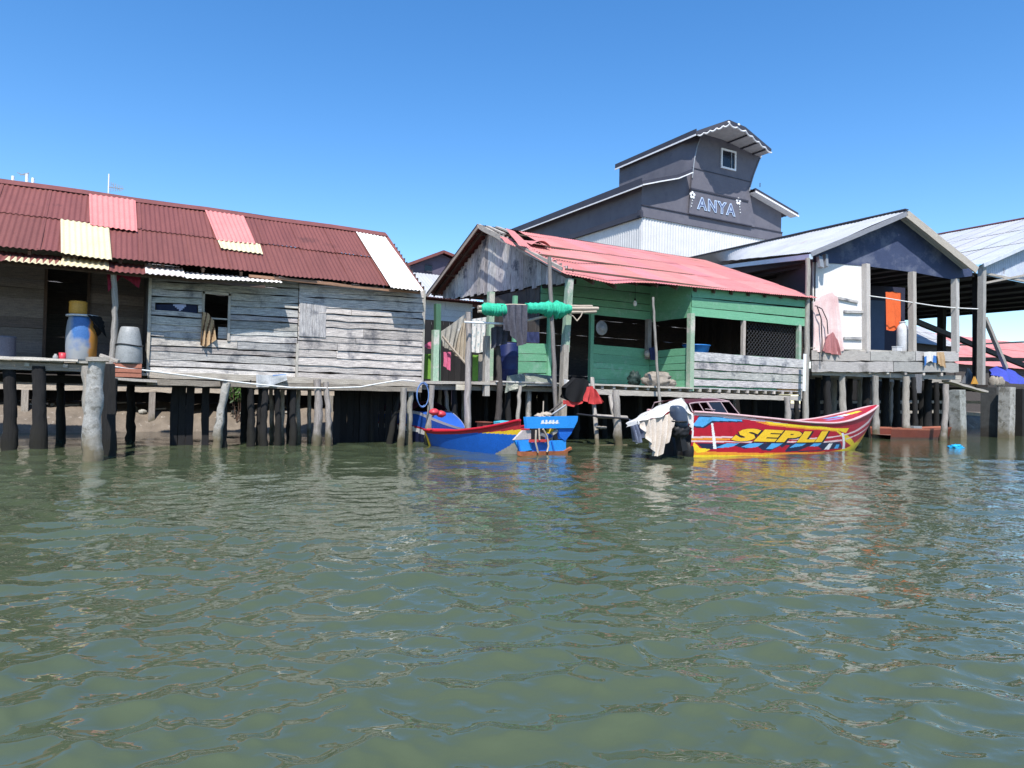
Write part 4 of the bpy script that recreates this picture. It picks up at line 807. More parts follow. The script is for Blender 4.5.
ragcl('plastic_bag', 'torn grey blue plastic bag hanging on the dark mooring rope', 'plastic bag', plain('grey_blue_plastic', (.17, .2, .29), .4), [(629, 419), (634, 421), (640, 425)], [(633, 440), (638, 444), (645, 436)], 14.2, 3, .10, colfn=lambda u, v: (2.2, 2.2, 2.0) if .3 < u < .55 and v > .4 else (1, 1, 1))
# ================================================================== BOATS
def pip(p, poly):
    x, y = p; c = False; j = len(poly) - 1
    for i in range(len(poly)):
        xi, yi = poly[i]; xj, yj = poly[j]
        if (yi > y) != (yj > y) and x < (xj - xi) * (y - yi) / (yj - yi) + xi: c = not c
        j = i
    return c
class Hull:
    """s = 0 stern .. 1 bow, h = 0 keel .. 1 gunwale, side = -1 starboard / +1 port as built along the axis"""
    def __init__(s, stern, bow, Lw, half, zg, zb=-.3, flare=.55, bowp=2.2, sternw=.85, stem=False):
        s.stem = stem
        s.A = V(stern); d = V(bow) - s.A; d.z = 0; s.L = d.length; s.d = d.normalized(); s.n = V((-s.d.y, s.d.x, 0)); s.Lw = Lw; s.half = half; s.zg = zg; s.zb = zb; s.flare = flare; s.bowp = bowp; s.sternw = sternw
    def z(s, t):
        P = s.zg
        for (a, za), (b, zb) in zip(P, P[1:]):
            if t <= b:
                f = (t - a) / (b - a); return za + (zb - za) * f
        return P[-1][1]
    def zs(s, t): return (s.z(max(0, t - .03)) + s.z(t) + s.z(min(1, t + .03))) / 3
    def wid(s, t):
        k = (1 - t ** s.bowp) ** .8 if t < 1 else 0
        return s.half * max(.012, k) * (s.sternw + (1 - s.sternw) * min(1, t * 3))
    def p(s, t, h, side, off=0.):
        zg = s.zs(t); z = s.zb + (zg - s.zb) * h
        x = t * (s.Lw + (s.L - s.Lw) * ((max(0, h - .12) / .88) ** .72 if s.stem else max(0, h) ** 1.5))
        w = s.wid(t) * (s.flare + (1 - s.flare) * h ** .8) + off
        q = s.A + s.d * x + s.n * (side * w); q.z = z; return q
    def side(s, mb, sd, colfn=None, mi=0, nu=60, nv=16, t0=0., t1=1., h0=0., h1=1., off=0.):
        mb.grid(lambda u, v: s.p(t0 + (t1 - t0) * u, h0 + (h1 - h0) * v, sd, off), nu, nv, (1, 1, 1), mi, colfn=(lambda u, v: colfn(t0 + (t1 - t0) * u, h0 + (h1 - h0) * v)) if colfn else None, flip=sd > 0)
    def inv(s, px, py, sd=-1):
        """hull coordinates under a photo point, found by search"""
        best = None
        d = (FW * FPX + RT * (px - 512) - UPV * (py - 384)).normalized(); t, h, st = .5, .5, .25
        f = lambda t, h: (lambda q: (q - d * q.dot(d)).length)(s.p(t, h, sd) - CPOS)
        b = f(t, h)
        for _ in range(60):
            imp = False
            for dt, dh in ((st, 0), (-st, 0), (0, st), (0, -st)):
                tt, h2 = min(1, max(0, t + dt)), min(1.1, max(0, h + dh)); q = f(tt, h2)
                if q < b: b, t, h, imp = q, tt, h2, True
            if not imp: st *= .6
        return t, h
# ---------------- red speedboat
SP = PZ(693, 457.5, 0); SP = V((SP.x, 11.9, 0)); BPt = V((PY(877.5, 407, 12.0).x, 12.0, 0))
RB = thing('red_boat', 'red wooden motorboat with yellow lettering and blue stripes moored in front of the green house', 'boat', (14.2, 11.9, 0))
rh = Hull(SP, BPt, (BPt - SP).length - 1.15, .84, [(0, .97), (.12, .93), (.3, .84), (.5, .74), (.64, .72), (.76, .80), (.88, .98), (1, 1.20)], -.25, .82, 2.9, .86, True)
c_ = lambda m: tuple(m)
RED, DK, YEL, LBL, WHT, ORG, PNK = (.44, .01, .028), (.018, .022, .06), (.86, .62, .03), (.09, .38, .72), (.8, .8, .8), (.80, .30, .03), (.78, .55, .55)
def ipoly(pts): return [rh.inv(x, y) for x, y in pts]
SHAPES = [(c, ipoly(p)) for c, p in [
    (ORG, [(690, 458), (690, 451), (720, 452), (760, 453), (800, 452.4), (845, 449), (870, 432), (879, 408), (881, 412), (874, 438), (850, 453), (800, 459), (730, 461)]),
    (YEL, [(690, 459), (690, 455), (740, 455.3), (790, 454.2), (838, 450.5), (862, 441), (874, 424), (878, 412), (880, 414), (874, 436), (852, 452), (800, 458.5), (730, 460)]),
    (YEL, [(694, 442), (700, 448), (712, 449), (705, 452), (697, 453), (692, 448)]),
    (DK, [(697, 443.5), (722, 443.5), (742, 443), (790, 443), (830, 442), (840, 442), (842, 448), (832, 449), (800, 452), (796, 451), (786, 452), (780, 446), (770, 451), (762, 450), (757, 446), (745, 449), (735, 446), (712, 449.5), (702, 448)]),
    (LBL, [(715, 448), (727, 443.2), (739, 443.2), (733, 446.5), (727, 447.5)]), (LBL, [(741, 447), (750, 443.2), (764, 443), (757, 447), (750, 448)]), (LBL, [(766, 449), (772, 443), (784, 442.6), (779, 446), (772, 449)]),
    (LBL, [(789, 448), (797, 442.6), (808, 442.4), (802, 446)]), (LBL, [(808, 447.5), (815, 442.4), (823, 442.2), (818, 446)]),
    (RED, [(776, 452), (786, 445), (790, 445), (784, 452)]), (RED, [(798, 451), (808, 446.5), (818, 446.5), (822, 449.5)]),
    (WHT, [(824, 449.5), (829, 443.5), (832.5, 443.5), (829, 449.5)]), (LBL, [(834, 448.5), (836.5, 444.5), (839.5, 444.5), (838, 448.5)]),
    (PNK, [(690, 436.2), (730, 436.4), (790, 438.2), (830, 436.5), (842, 434.8), (842, 436), (830, 438), (790, 439.6), (730, 438), (690, 438)]),
    (ORG, [(690, 438), (724, 438), (735, 439.3), (724, 440.5), (690, 440)]),
    (PNK, [(690, 440.4), (740, 441.2), (800, 441), (842, 439.2), (842, 441), (800, 442.4), (740, 442.6), (690, 442)]),
    (LBL, [(692, 425.5), (699, 417), (715, 417.2), (742, 419.8), (742, 421.3), (712, 421), (703, 427)]),
    (DK, [(692, 425.5), (703, 427), (712, 421), (742, 421.3), (744, 422.4), (714, 422.4), (704, 428.3), (692, 427.4)]), (DK, [(692, 423), (699, 415.8), (715, 416), (748, 419.4), (742, 419.8), (715, 417.2), (699, 417)]),
    (PNK, [(690, 412.5), (690, 414.8), (745, 419.6), (790, 425), (790, 424), (745, 417)]),
    (ORG, [(755, 421.5), (790, 424.5), (820, 427), (848, 428.5), (846, 431), (820, 430), (790, 427.6), (770, 425.6)]),
    (YEL, [(765, 421.5), (790, 424), (820, 426), (849, 428), (846, 433), (838, 430.5), (820, 428.5), (790, 426.4), (770, 424)]),
    (YEL, [(836, 431), (839, 431), (844, 436), (846, 434), (854, 443), (862, 442), (852, 447.5), (846, 442)]),
    (PNK, [(842, 434.8), (856, 430), (868, 421), (876.5, 409), (877.5, 410), (869, 422.6), (857, 431.4), (842, 436.2)]), (PNK, [(846, 438.6), (858, 433.6), (868.6, 425.4), (869, 426.6), (858, 435), (846, 439.8)]),
    (DK, [(808, 424), (826, 420.5), (838, 419), (832, 423), (818, 425)]), (LBL, [(822, 424), (832, 420.5), (846, 419), (840, 422.5), (830, 424.5)]), (WHT, [(838, 421.5), (846, 418), (856, 418), (850, 421.5)]), (YEL, [(848, 417.5), (857, 415.5), (865, 415.5), (861, 418), (854, 420)]),
    (WHT, [(690, 411), (692, 411), (693.5, 438), (690.5, 438)]),
    (WHT, [(711, 423), (713, 423), (716.5, 449), (713.2, 449)]), (WHT, [(841.5, 433), (843.5, 433), (844.5, 449), (842, 449)]),
]]
def rcol(t, h):
    c = RED
    for cc, pl in SHAPES:
        if pip((t, h), pl): c = cc
    if h < .14: c = (.05, .05, .045) if t < .9 else (.5, .5, .48)
    return c
mb = MB(); rh.side(mb, -1, rcol, 0, 460, 100); rh.side(mb, 1, lambda t, h: RED if h > .3 else YEL, 0, 60, 16)
# transom: red above, the shade on its lower part painted black
mb.grid(lambda u, v: rh.p(0, v, -1).lerp(rh.p(0, v, 1), u), 10, 10, RED, 0, colfn=lambda u, v: (.35, .012, .02) if v > .62 else (.02, .018, .02))
hull = mb.build('hull', HPAINT, RB)
mb = MB()
def deck(u, v):
    t = .60 + .395 * u; a, b = rh.p(t, .985, -1), rh.p(t, .985, 1); p = a.lerp(b, v); p.z += .05 * math.sin(math.pi * v); return p
def dcol(u, v):
    if v < .10: return PNK
    if .30 < u < .72 and abs(v - (.62 - .5 * (u - .3))) < .10: return LBL if u < .48 else (WHT if u < .58 else YEL)
    if .2 < u < .45 and abs(v - .35) < .05: return (.3, .2, .5)
    return (.40, .012, .03)
mb.grid(deck, 90, 30, colfn=dcol)
mb.grid(lambda u, v: rh.p(.02 + .58 * u, .45, -1).lerp(rh.p(.02 + .58 * u, .45, 1), v), 20, 4, (.2, .02, .03)); mb.build('foredeck', HPAINT, RB)
mb = MB()
for sd in (-1, 1):
    pts = [rh.p(t, 1.0, sd, .012) for t in np.linspace(0, .992, 50)]; mb.tube(pts, .026, 8, (1, 1, 1))
mb.build('gunwale', plain('gunwale_pink', (.62, .40, .40), .5, .85), RB)
# lettering on the side, cut as raised paint
def lettering(body, px_a, px_b, py_base, py_top, m, off, bold, name='lettering', shear=.28, spc=1.0):
    cu = bpy.data.curves.new('t', 'FONT'); cu.body = body; cu.size = 1; cu.shear = shear; cu.offset = bold; cu.resolution_u = 3; cu.space_character = spc
    o = bpy.data.objects.new('t', cu); COL.objects.link(o); bpy.context.view_layer.update()
    me = o.evaluated_get(bpy.context.evaluated_depsgraph_get()).to_mesh()
    bm = bmesh.new(); bm.from_mesh(me); o.to_mesh_clear(); bpy.data.objects.remove(o)
    bmesh.ops.triangulate(bm, faces=bm.faces)
    for _ in range(4):
        es = [e for e in bm.edges if e.calc_length() > .12]
        if not es: break
        bmesh.ops.subdivide_edges(bm, edges=es, cuts=1); bmesh.ops.triangulate(bm, faces=bm.faces)
    xs = [v.co.x for v in bm.verts]; ys = [v.co.y for v in bm.verts]; x0, x1, y0, y1 = min(xs), max(xs), min(ys), max(ys)
    return bm, x0, x1, y0, y1
LT = []
for m, off, bold, ox, oy in ((HY, .012, .066, 0, 0), (mat('letter_shadow', (.018, .018, .03), .5, bump=0), .006, .105, .010, -.03)):
    bm, x0, x1, y0, y1 = lettering('SEPLI', 0, 0, 0, 0, None, off, bold, spc=1.14)
    if not LT: LT = [x0, x1, y0, y1]
    x0, x1, y0, y1 = LT
    ca, cb, cc, cd = rh.inv(730, 441), rh.inv(828, 441.5), rh.inv(734, 427.8), rh.inv(828, 431)
    b = MB()
    for f in bm.faces:
        q = []
        for v in f.verts:
            u, w_ = (v.co.x - x0) / (x1 - x0) + ox, (v.co.y - y0) / (y1 - y0) + oy
            t = (ca[0] * (1 - u) + cb[0] * u) * (1 - w_) + (cc[0] * (1 - u) + cd[0] * u) * w_; h = (ca[1] * (1 - u) + cb[1] * u) * (1 - w_) + (cc[1] * (1 - u) + cd[1] * u) * w_
            q.append(rh.p(t, h, -1, off))
        b.face(q, [(0, 0)] * len(q))
    bm.free(); b.build('lettering' if m is HY else 'lettering_shadow', m, RB)
# cabin with window frames
cb_ = MB()
def cab(t, k, up): a, b = rh.p(t, .98, -1), rh.p(t, .98, 1); p = a.lerp(b, k); p.z += up; return p
t0, t1, t2 = rh.inv(690, 413)[0], rh.inv(735, 418)[0], rh.inv(743, 419)[0]
ups = PY(733, 403, 11.4).z - PY(733, 417, 11.4).z
roofp = lambda t, k: cab(t, .12 + .76 * k, ups * (.62 + .38 * min(1, max(0, (t - .005)) / (t1 - .005)) ** .7) + .06 * math.sin(math.pi * k))
cb_.grid(lambda u, v: roofp(.005 + (t1 - .005) * u, v), 14, 10, (.5, .35, .4)); cabin = cb_.build('cabin_roof', mat('maroon_paint', (.20, .025, .05), .4, bump=0), RB)
fr = MB(); gl_ = MB()
def seg(a, b, r=.013): fr.tube([a, a.lerp(b, .5), b], r, 6)
for k in (0, 1):
    kk = .04 + .92 * k
    seg(cab(.005, kk, 0), roofp(.005, k)); seg(cab(t2, kk, 0), roofp(t1, k)); seg(cab(t1 * .32, kk, 0), roofp(t1 * .25, k)); seg(cab(t1 * .55, kk, 0), roofp(t1 * .45, k), .026); seg(cab(t1 * .9, kk, 0), roofp(t1 * .78, k))
    fr.tube([roofp(.005 + (t1 - .005) * q, k) for q in np.linspace(0, 1, 9)], .018, 6); fr.tube([cab(t1 * .32, kk, ups * .32), cab(t1 * .55, kk, ups * .30)], .012, 6)
    gl_.grid(lambda u, v: cab(t1 * .55 + (t1 * .37) * u, kk, .01).lerp(roofp(t1 * .45 + t1 * .35 * u, k), v * .97), 3, 3)
fr.tube([roofp(t1, q) for q in np.linspace(0, 1, 7)], .018, 6)
gl_.grid(lambda u, v: cab(t2, .04 + .92 * u, 0).lerp(roofp(t1, u), v * .97), 3, 3)
wf = fr.build('window_frame', plain('frame_pink', (.42, .30, .31), .5), RB); gl_.build('pane', GLASSDK, wf)
# outboard motor, its pole and the canvas over it
OM = thing('outboard_motor', 'grey blue outboard motor tilted at the stern of the red boat', 'outboard motor', SP)
tm = rh.p(0, .95, -1).lerp(rh.p(0, .95, 1), .3); mc = PY(678.5, 416.5, tm.y - .62)
b = MB()
def cowl(u, v):
    a, p_ = 2 * math.pi * u, math.pi * v; sp_ = lambda x, e: math.copysign(abs(x) ** e, x)
    return mc + V((.15 * sp_(math.cos(a), .6) * math.sin(p_) ** .5 * (1 - .15 * math.cos(p_)) + .07 * math.cos(p_) * -1, .17 * sp_(math.sin(a), .6) * math.sin(p_) ** .5, .23 * sp_(math.cos(p_), .7)))
b.grid(cowl, 32, 20, flip=True); b.build('cowl', plain('slate_blue_cowl', (.055, .075, .12), .4), OM)
b = MB(); b.tube([mc + V((.16 * math.cos(a), .18 * math.sin(a), -.1)) for a in np.linspace(0, 2 * math.pi, 25)], .018, 6); b.build('cowl_band', BLACK, OM)
b = MB(); b.bar(mc - Z * .2, mc + V((.12, 0, -.7)), .16, .14, X); b.blob(mc + V((.06, 0, -.3)), (.2, .14, .16), .35, 3.5, seed=5); b.build('leg', BLACK, OM)
b = MB(); b.bar(mc + V((.05, 0, -.22)), (tm.x - .02, tm.y, .6), .12, .1, Z); b.build('bracket', GREYMETAL, OM)
for i, (px, py, r) in enumerate(((684, 446, .30), (673, 447, .27))):
    c = PY(px, py, 11.6 + .25 * i); c.z = .12; b = MB()
    b.tube([c + V((.12 * math.cos(a) * 0 + math.cos(a) * r * .35, math.cos(a) * r * .9, math.sin(a) * r)) for a in np.linspace(0, 2 * math.pi, 25)], .11, 12, rough=.05)
    tag(b.build('tyre', BLACK, None, c), ('black tyre fender hung against the stern of the red boat', 'black tyre fender half under the canvas behind the red boat')[i], 'tyre', 'tyre fenders')
CY = tm.y - .40
pl = [PY(a, c, CY) for a, c in ((689, 414), (683, 399), (671, 403), (660, 408), (648, 415), (637, 421))]
b = MB(); b.tube([p - Z * .03 for p in pl[1:]], .045, 8); tag(b.build('boom', BAMBOO, None, pl[2]), 'tilted pole carrying the canvas behind the red boat', 'pole')
CV = thing('canvas_cover', 'white and beige canvas draped over the motor pole behind the red boat', 'canvas', pl[2])
b = MB(); top = [PY(a, c, CY - .05) for a, c in ((691, 413), (687, 405), (682, 397.5), (671, 402), (660, 407), (648, 413.5), (638, 420), (637, 424))]
bot = [PY(a, c, CY - .16) for a, c in ((692, 415), (686, 411), (681, 408.5), (674, 409.5), (661, 416.5), (649, 419), (641, 421), (637.5, 424.5))]
b.cloth(top, bot, 60, 14, 5, .035, -Y, rag=.02, seed=3); back = [p + Y * .35 - Z * .08 for p in top]; b.cloth(top, back, 50, 10, 5, .04, Y, seed=5); b.build('white_fold', CL_WHITE, CV)
b = MB(); top2 = [PY(a, c, CY - .12) for a, c in ((675.5, 408.5), (668, 414), (658, 417.5), (648, 419.5), (639.5, 422))]; bot2 = [PY(a, c, CY - .24) for a, c in ((673, 423), (667, 441), (659, 456), (654, 456), (650, 444), (643, 431))]
b.cloth(top2, bot2, 90, 40, 6.5, .075, -Y, rag=.06, seed=1, fpow=.5); b.build('beige_fold', CL_BEIGE, CV)
b = MB(); b.cloth([PY(a, c, CY - .08) for a, c in ((693, 413), (686, 410))], [PY(a, c, CY - .1) for a, c in ((692.5, 431), (688.5, 423))], 14, 14, 2, .03, -Y); b.build('white_flap', CL_WHITE, CV)
b = MB(); mid = [PY(a, c, tm.y + .1) for a, c in ((668, 402), (690, 410))]
# ---------------- blue boat with the open stern
bs0 = PZ(543, 456, 0); TD = V((.92, .39, 0)).normalized(); AXD = V((-.39, .92, 0)).normalized()
AXD = (PZ(428, 447, 0) - PZ(521, 456, 0)); AXD.z = 0; LB = AXD.length; AXD.normalize(); TD = V((AXD.y, -AXD.x, 0))
s0 = PZ(521, 456, 0) + TD * .52; s0.z = 0
BB = thing('blue_boat', 'blue wooden boat with red gunwale and open painted stern between the two houses', 'boat', s0)
bh = Hull(s0, s0 + AXD * (LB + .75), LB + .45, .62, [(0, .74), (.12, .64), (.3, .52), (.5, .43), (.75, .37), (1, .36)], -.2, .72, 3.2, .9)
BLU, LB2, YL, RD, BG = (.012, .12, .52), (.03, .28, .78), (.85, .55, .03), (.45, .03, .04), (.36, .33, .28)
def bcol(t, h):
    if t > .955: return YL if t > .975 and h < .8 else ((.5, .1, .03) if h < .9 else RD)
    if h > .87: return RD
    if t < .33 and h > .87 - (.33 - t) * .62: return YL if h < .87 - (.33 - t) * .22 else RD
    if t < .25 and h < .62 - (t / .25) * .41: return BG
    if h < .25: return (.012, .10, .32)
    return BLU
mb = MB()
for sd in (-1, 1): bh.side(mb, sd, bcol, 0, 120, 50)
mb.build('hull', HPAINT, BB)
mb = MB(); mb.grid(lambda u, v: bh.p(.02 + .96 * u, .4, -1).lerp(bh.p(.02 + .96 * u, .4, 1), v), 20, 4); mb.build('floor_boards', BROWNWOOD, BB)
for sd in (-1, 1):
    mb = MB(); mb.tube([bh.p(t, 1, sd, .01) for t in np.linspace(0, .99, 40)], .03, 8); mb.build('gunwale', HR, BB)
# stern: planes across the axis, px across = TD, back = -AXD
O = s0 - AXD * .02; O.z = 0
def st(px, py, back=0.): return on(px, py, O - AXD * back, AXD)
def sbar(a, b, w_, h_, m, nm, back=0., up=Z, par=None, **k):
    q = MB(); q.bar(st(*a, back), st(*b, back), w_, h_, up, None, 0, **k); return q.build(nm, m, par or BB)
tp = MB()
def pan(poly, m, nm, back, th, lab=None):
    q = MB(); P = [st(x, y, back) for x, y in poly]; Q = [p + AXD * th for p in P]
    q.face(P); q.face(Q[::-1])
    for i in range(len(P)): j = (i + 1) % len(P); q.face([P[i], P[j], Q[j], Q[i]])
    return q.build(nm, m, BB, label=lab)
top_b = pan([(526, 417), (578, 416), (577.5, 421), (574, 428), (527, 428.5)], HLB, 'stern_board', .10, .07, 'tall blue stern board')
q = MB()
for i, (x, w_) in enumerate(((541, 3), (545, 2.4), (548.5, 3), (552, 2.2), (555.5, 2.6))): q.face([st(x, 424, .104), st(x + w_, 423.6 + .4 * (i % 2), .104), st(x + w_ * .8 + .6, 419.9, .104), st(x + .6, 420.6 - .7 * (i % 2), .104)])
q.face([st(540, 423.6, .103), st(560, 423.2, .103), st(556, 421.8, .103), st(545, 422.4, .103)]); q.build('white_scrollwork', WHITEP, top_b)
pan([(558, 428), (574, 428), (571, 434), (565, 441), (560, 437)], HB, 'stern_wing', .06, .06)
pan([(514, 440), (523, 430.5), (531, 430), (531, 439)], plain('pinkish_panel', (.5, .44, .42)), 'white_panel', .05, .05); pan([(558, 429), (566, 429), (567, 440), (560, 439)], HLB, 'blue_panel', .04, .05)
pan([(514.5, 440), (531, 440), (532, 450), (521, 452)], HLB, 'blue_panel', .045, .05); pan([(547, 441), (566, 440), (566, 451), (548, 452)], HLB, 'blue_panel', .045, .05); pan([(531, 443), (547, 443), (548, 451.5), (532, 452)], HB, 'blue_panel', .03, .05)
for x in (517.5, 551.5): sbar((x, 441), (x + 2.5, 451.5), .03, .03, HB, 'seam_batten', .06, X)
pan([(531, 428.5), (559, 428.5), (560, 442), (531, 442)], mat('stern_shadow_paint', (.02, .02, .024), .8, bump=0), 'stern_shade_panel', -.25, .04)  # flat near-black panel, paints the shade inside the open stern
sbar((530, 441), (548, 440.5), .07, .05, CL_RED, 'crossbar', .08); sbar((519, 453.6), (566, 452.5), .10, .09, HRUST, 'rub_rail', .06, wob=.012); sbar((560, 454), (571, 448), .05, .05, HRUST, 'rub_rail', .06, wob=.01)
for pts in (((536, 430), (535.5, 442), (538, 452.5)), ((539, 428.5), (539.5, 440)), ((543, 429), (547, 436), (548.5, 446), (547, 452))):
    q = MB(); q.tube([st(x, y, .14) for x, y in pts], .02, 7); q.build('stern_rope', BAMBOO, BB)
sbar((552, 434), (557, 430.5), .05, .06, PALEWOOD, 'fitting', .03); sbar((540, 434), (545, 436), .06, .07, GREYMETAL, 'fitting', .02)
q = MB(); q.tube([bh.p(.99, .98, 0) + Z * .0, bh.p(1, .5, 0), bh.p(1, .1, 0)], .045, 8); q.build('stem', HY, BB)
# things lying in it
def inb(t, k, z): p = bh.p(t, 1, -1).lerp(bh.p(t, 1, 1), k); return V((p.x, p.y, z))
a = PY(497, 426, 14.0); b = MB(); b.bar(a, PY(506, 425, 14.0), .3, .2, Z); tag(b.build('box', HTEAL, None, a), 'turquoise box lying in the blue boat', 'box')
a = PY(481, 425, 14.3); b = MB(); b.box((a.x, a.y - .1, a.z - .14), (a.x + .2, a.y + .2, a.z + .05)); b.box((a.x - .03, a.y - .13, a.z + .053), (a.x + .23, a.y + .23, a.z + .075)); tag(b.build('box', HBROWN, None, a), 'small red brown box in the middle of the blue boat', 'box')
a = PY(546, 414.5, 12.9); b = MB(); b.blob((a.x, 12.9, a.z - .02), (.13, .12, .07), .5, 4, seed=4); b.blob((a.x - .14, 12.95, a.z - .04), (.09, .09, .06), .4, 3, seed=7); tag(b.build('rope_heap', BAMBOO, None, a), 'heap of tan rope on top of the blue stern board', 'rope')
for i, (p0, p1, lab) in enumerate((((543, 415), (543.5, 401), 'thin upright stick behind the blue stern board'), ((547, 414), (562, 402), 'thin dark stick leaning right above the blue stern'), ((551, 415), (566, 405), 'grey pole end leaning over the blue stern board'))):
    b = MB(); b.tube([PY(*p0, 13.1), PY(*p1, 13.1)], (.014, .02, .022)[i], 7); tag(b.build('stick', (BAMBOO, DARKWOOD, GREYMETAL)[i], None, PY(*p0, 13.1)), lab, 'stick')
# ---------------- second blue and white boat behind
b0 = PY(398, 446, 15.1); b1 = PY(465, 431, 15.3)
NB = thing('striped_boat', 'dark blue boat with white stripe and maroon cover, half hidden behind leaning log', 'boat', (7.5, 17, 0))
nh = Hull((7.0, 18.9, 0), (b1.x, 15.35, 0), 3.2, .62, [(0, .72), (.4, .80), (.62, .80), (1, .42)], -.2, .75, 3, .9)
def ncol(t, h):
    k = h + (t - .5) * .12
    if .93 < h: return (.45, .45, .5)
    if .48 < k < .60: return (.75, .72, .70)
    if .60 <= k < .64: return (.4, .03, .05)
    return (.02, .09, .42) if h > .55 else (.015, .02, .06)
mb = MB()
for sd in (-1, 1): nh.side(mb, sd, ncol, 0, 60, 40)
mb.grid(lambda u, v: nh.p(.4 + .59 * u, .98, -1).lerp(nh.p(.4 + .59 * u, .98, 1), v), 20, 6, (.03, .12, .5)); mb.build('hull', HPAINT, NB)
mb = MB(); a = PY(424, 409, 15.3); mb.grid(lambda u, v: nh.p(.02 + .55 * u, 1, -1).lerp(nh.p(.02 + .55 * u, 1, 1), v) + Z * (.22 * math.sin(math.pi * v) + .02), 20, 12); mb.build('cover', mat('maroon_tarp', (.10, .012, .022), .8, bump=.2), NB)
for i, (px, py) in enumerate(((434, 412), (441, 414))):
    c = PY(px, py, 15.1); mb = MB(); mb.blob(c, (.12, .11, .08), .1, 2, 18, 12, seed=i); tag(mb.build('float', REDPL, None, c), ('left red float on the bow of the dark striped boat', 'right red float on the bow of the dark striped boat')[i], 'float')
# ---------------- brown boat at the right
a, c = PY(886, 440, 15.2), PY(961, 440, 14.6)
BR = thing('brown_boat', 'low red brown wooden boat lying between the stilts of the right house', 'boat', ((a.x + c.x) / 2, 14.9, 0))
wh = Hull((a.x, 15.4, 0), (c.x, 14.9, 0), (c - a).length - .3, .5, [(0, .42), (.5, .38), (1, .47)], -.2, .8, 5, .9)
mb = MB()
for sd in (-1, 1): wh.side(mb, sd, lambda t, h: (.36, .13, .08) if h > .88 else ((.16, .045, .03) if h > .45 else (.10, .055, .042)), 0, 50, 20)
mb.grid(lambda u, v: wh.p(u, .55, -1).lerp(wh.p(u, .55, 1), v), 20, 3, (.2, .1, .08)); mb.build('hull', HPAINT, BR)
mb = MB(); mb.box((wh.p(.4, .6, -1).x, 15, .25), (wh.p(.4, .6, -1).x + .5, 15.3, .46)); tag(mb.build('box', GREYPL, None, (wh.p(.4, .6, -1).x, 15, .25)), 'grey box lying in the brown boat', 'box')
c = PZ(956, 447, .02); mb = MB(); mb.blob(c, (.24, .16, .07), .5, 3, seed=3); tag(mb.build('plastic_scrap', plain('cyan_plastic', (.02, .4, .75), .4), None, c), 'cyan plastic scrap floating in front of the brown boat', 'litter')
# ================================================================== CHARCOAL HOUSE WITH TURRET (behind)
AY = 30.0; TY = 29.84
H3 = thing('charcoal_house', 'tall charcoal house with turret and ANYA sign rising behind the pinkish red roof', 'house', (PY(700, 240, AY).x, AY, .6))
A_ = lambda px, py, o=0.: PY(px, py, AY + o)
X0, X1 = A_(641, 240).x, A_(781, 240).x
zw0, zw1 = A_(641, 217).z, A_(781, 242).z; zw = (zw0 + zw1) / 2; zl = A_(652, 208).z
zside = A_(641, 186).z
b = MB(); b.corr((X0, AY, 1.5), (X1, AY, 1.5), (X0, AY, zw), (X1, AY, zw), .2, .018, 3, .004); b.build('white_cladding', WHITEMETAL, H3)
b = MB(); b.corr((X0, AY + 14, 1.5), (X0, AY, 1.5), (X0, AY + 14, zw + .05), (X0, AY, zw + .05), .2, .018, 3, .004); b.build('white_cladding', WHITEMETAL, H3)
b = MB(); b.bar((X0 - .03, AY - .04, (zw + zl) / 2), (X1 + .02, AY - .04, (zw + zl) / 2), .08, zl - zw + .02, Z); b.build('band', GREYWALL, H3)
b = MB(); b.bar((X0 - .05, AY - .06, zl + .03), (X1, AY - .06, zl + .03), .14, .05, Z); b.bar((X0 - .09, AY + 14, zw + .08), (X0 - .09, AY - .15, zw + .08), .18, .3, Z); b.bar((X0 - .12, AY - .12, zw + .16), (X0 - .12, AY + .1, zw + .16), .2, .3, Z); b.build('ledge', GREYROOF, H3)
TX0, TX1 = PY(691, 200, TY).x, PY(751, 215, TY).x; wx = PY(748.5, 190, TY).x
zE, zF = A_(642, 186, -.5).z, A_(692, 173, -.5).z; 
zE += .16; zF += .1; zR0, zR1 = PY(757, 191, AY - .5).z, PY(797, 215.5, AY - .5).z; XR0, XR1 = PY(757, 191, AY - .5).x, PY(797, 215.5, AY - .5).x
b = MB(); b.face([(X0, AY, zl), (TX0 + .1, AY, zl), (TX0 + .1, AY, zF + .1), (X0, AY, zE)]); b.face([(TX1 - .4, AY, zl), (X1, AY, zl), (X1, AY, zR1 + .25), (TX1 - .4, AY, zR0 + .3)])
b.face([(X0, AY + 14, zw), (X0, AY, zw), (X0, AY, zE), (X0, AY + 14, zE)]); b.face([(X1, AY, 1.5), (X1, AY + 14, 1.5), (X1, AY + 14, zR1 + .2), (X1, AY, zR1 + .2)])
b.face([(X0, AY + 14, 1.5), (X1, AY + 14, 1.5), (X1, AY + 14, zE), (X0, AY + 14, zE)]); b.build('wing_wall', GREYWALL, H3)
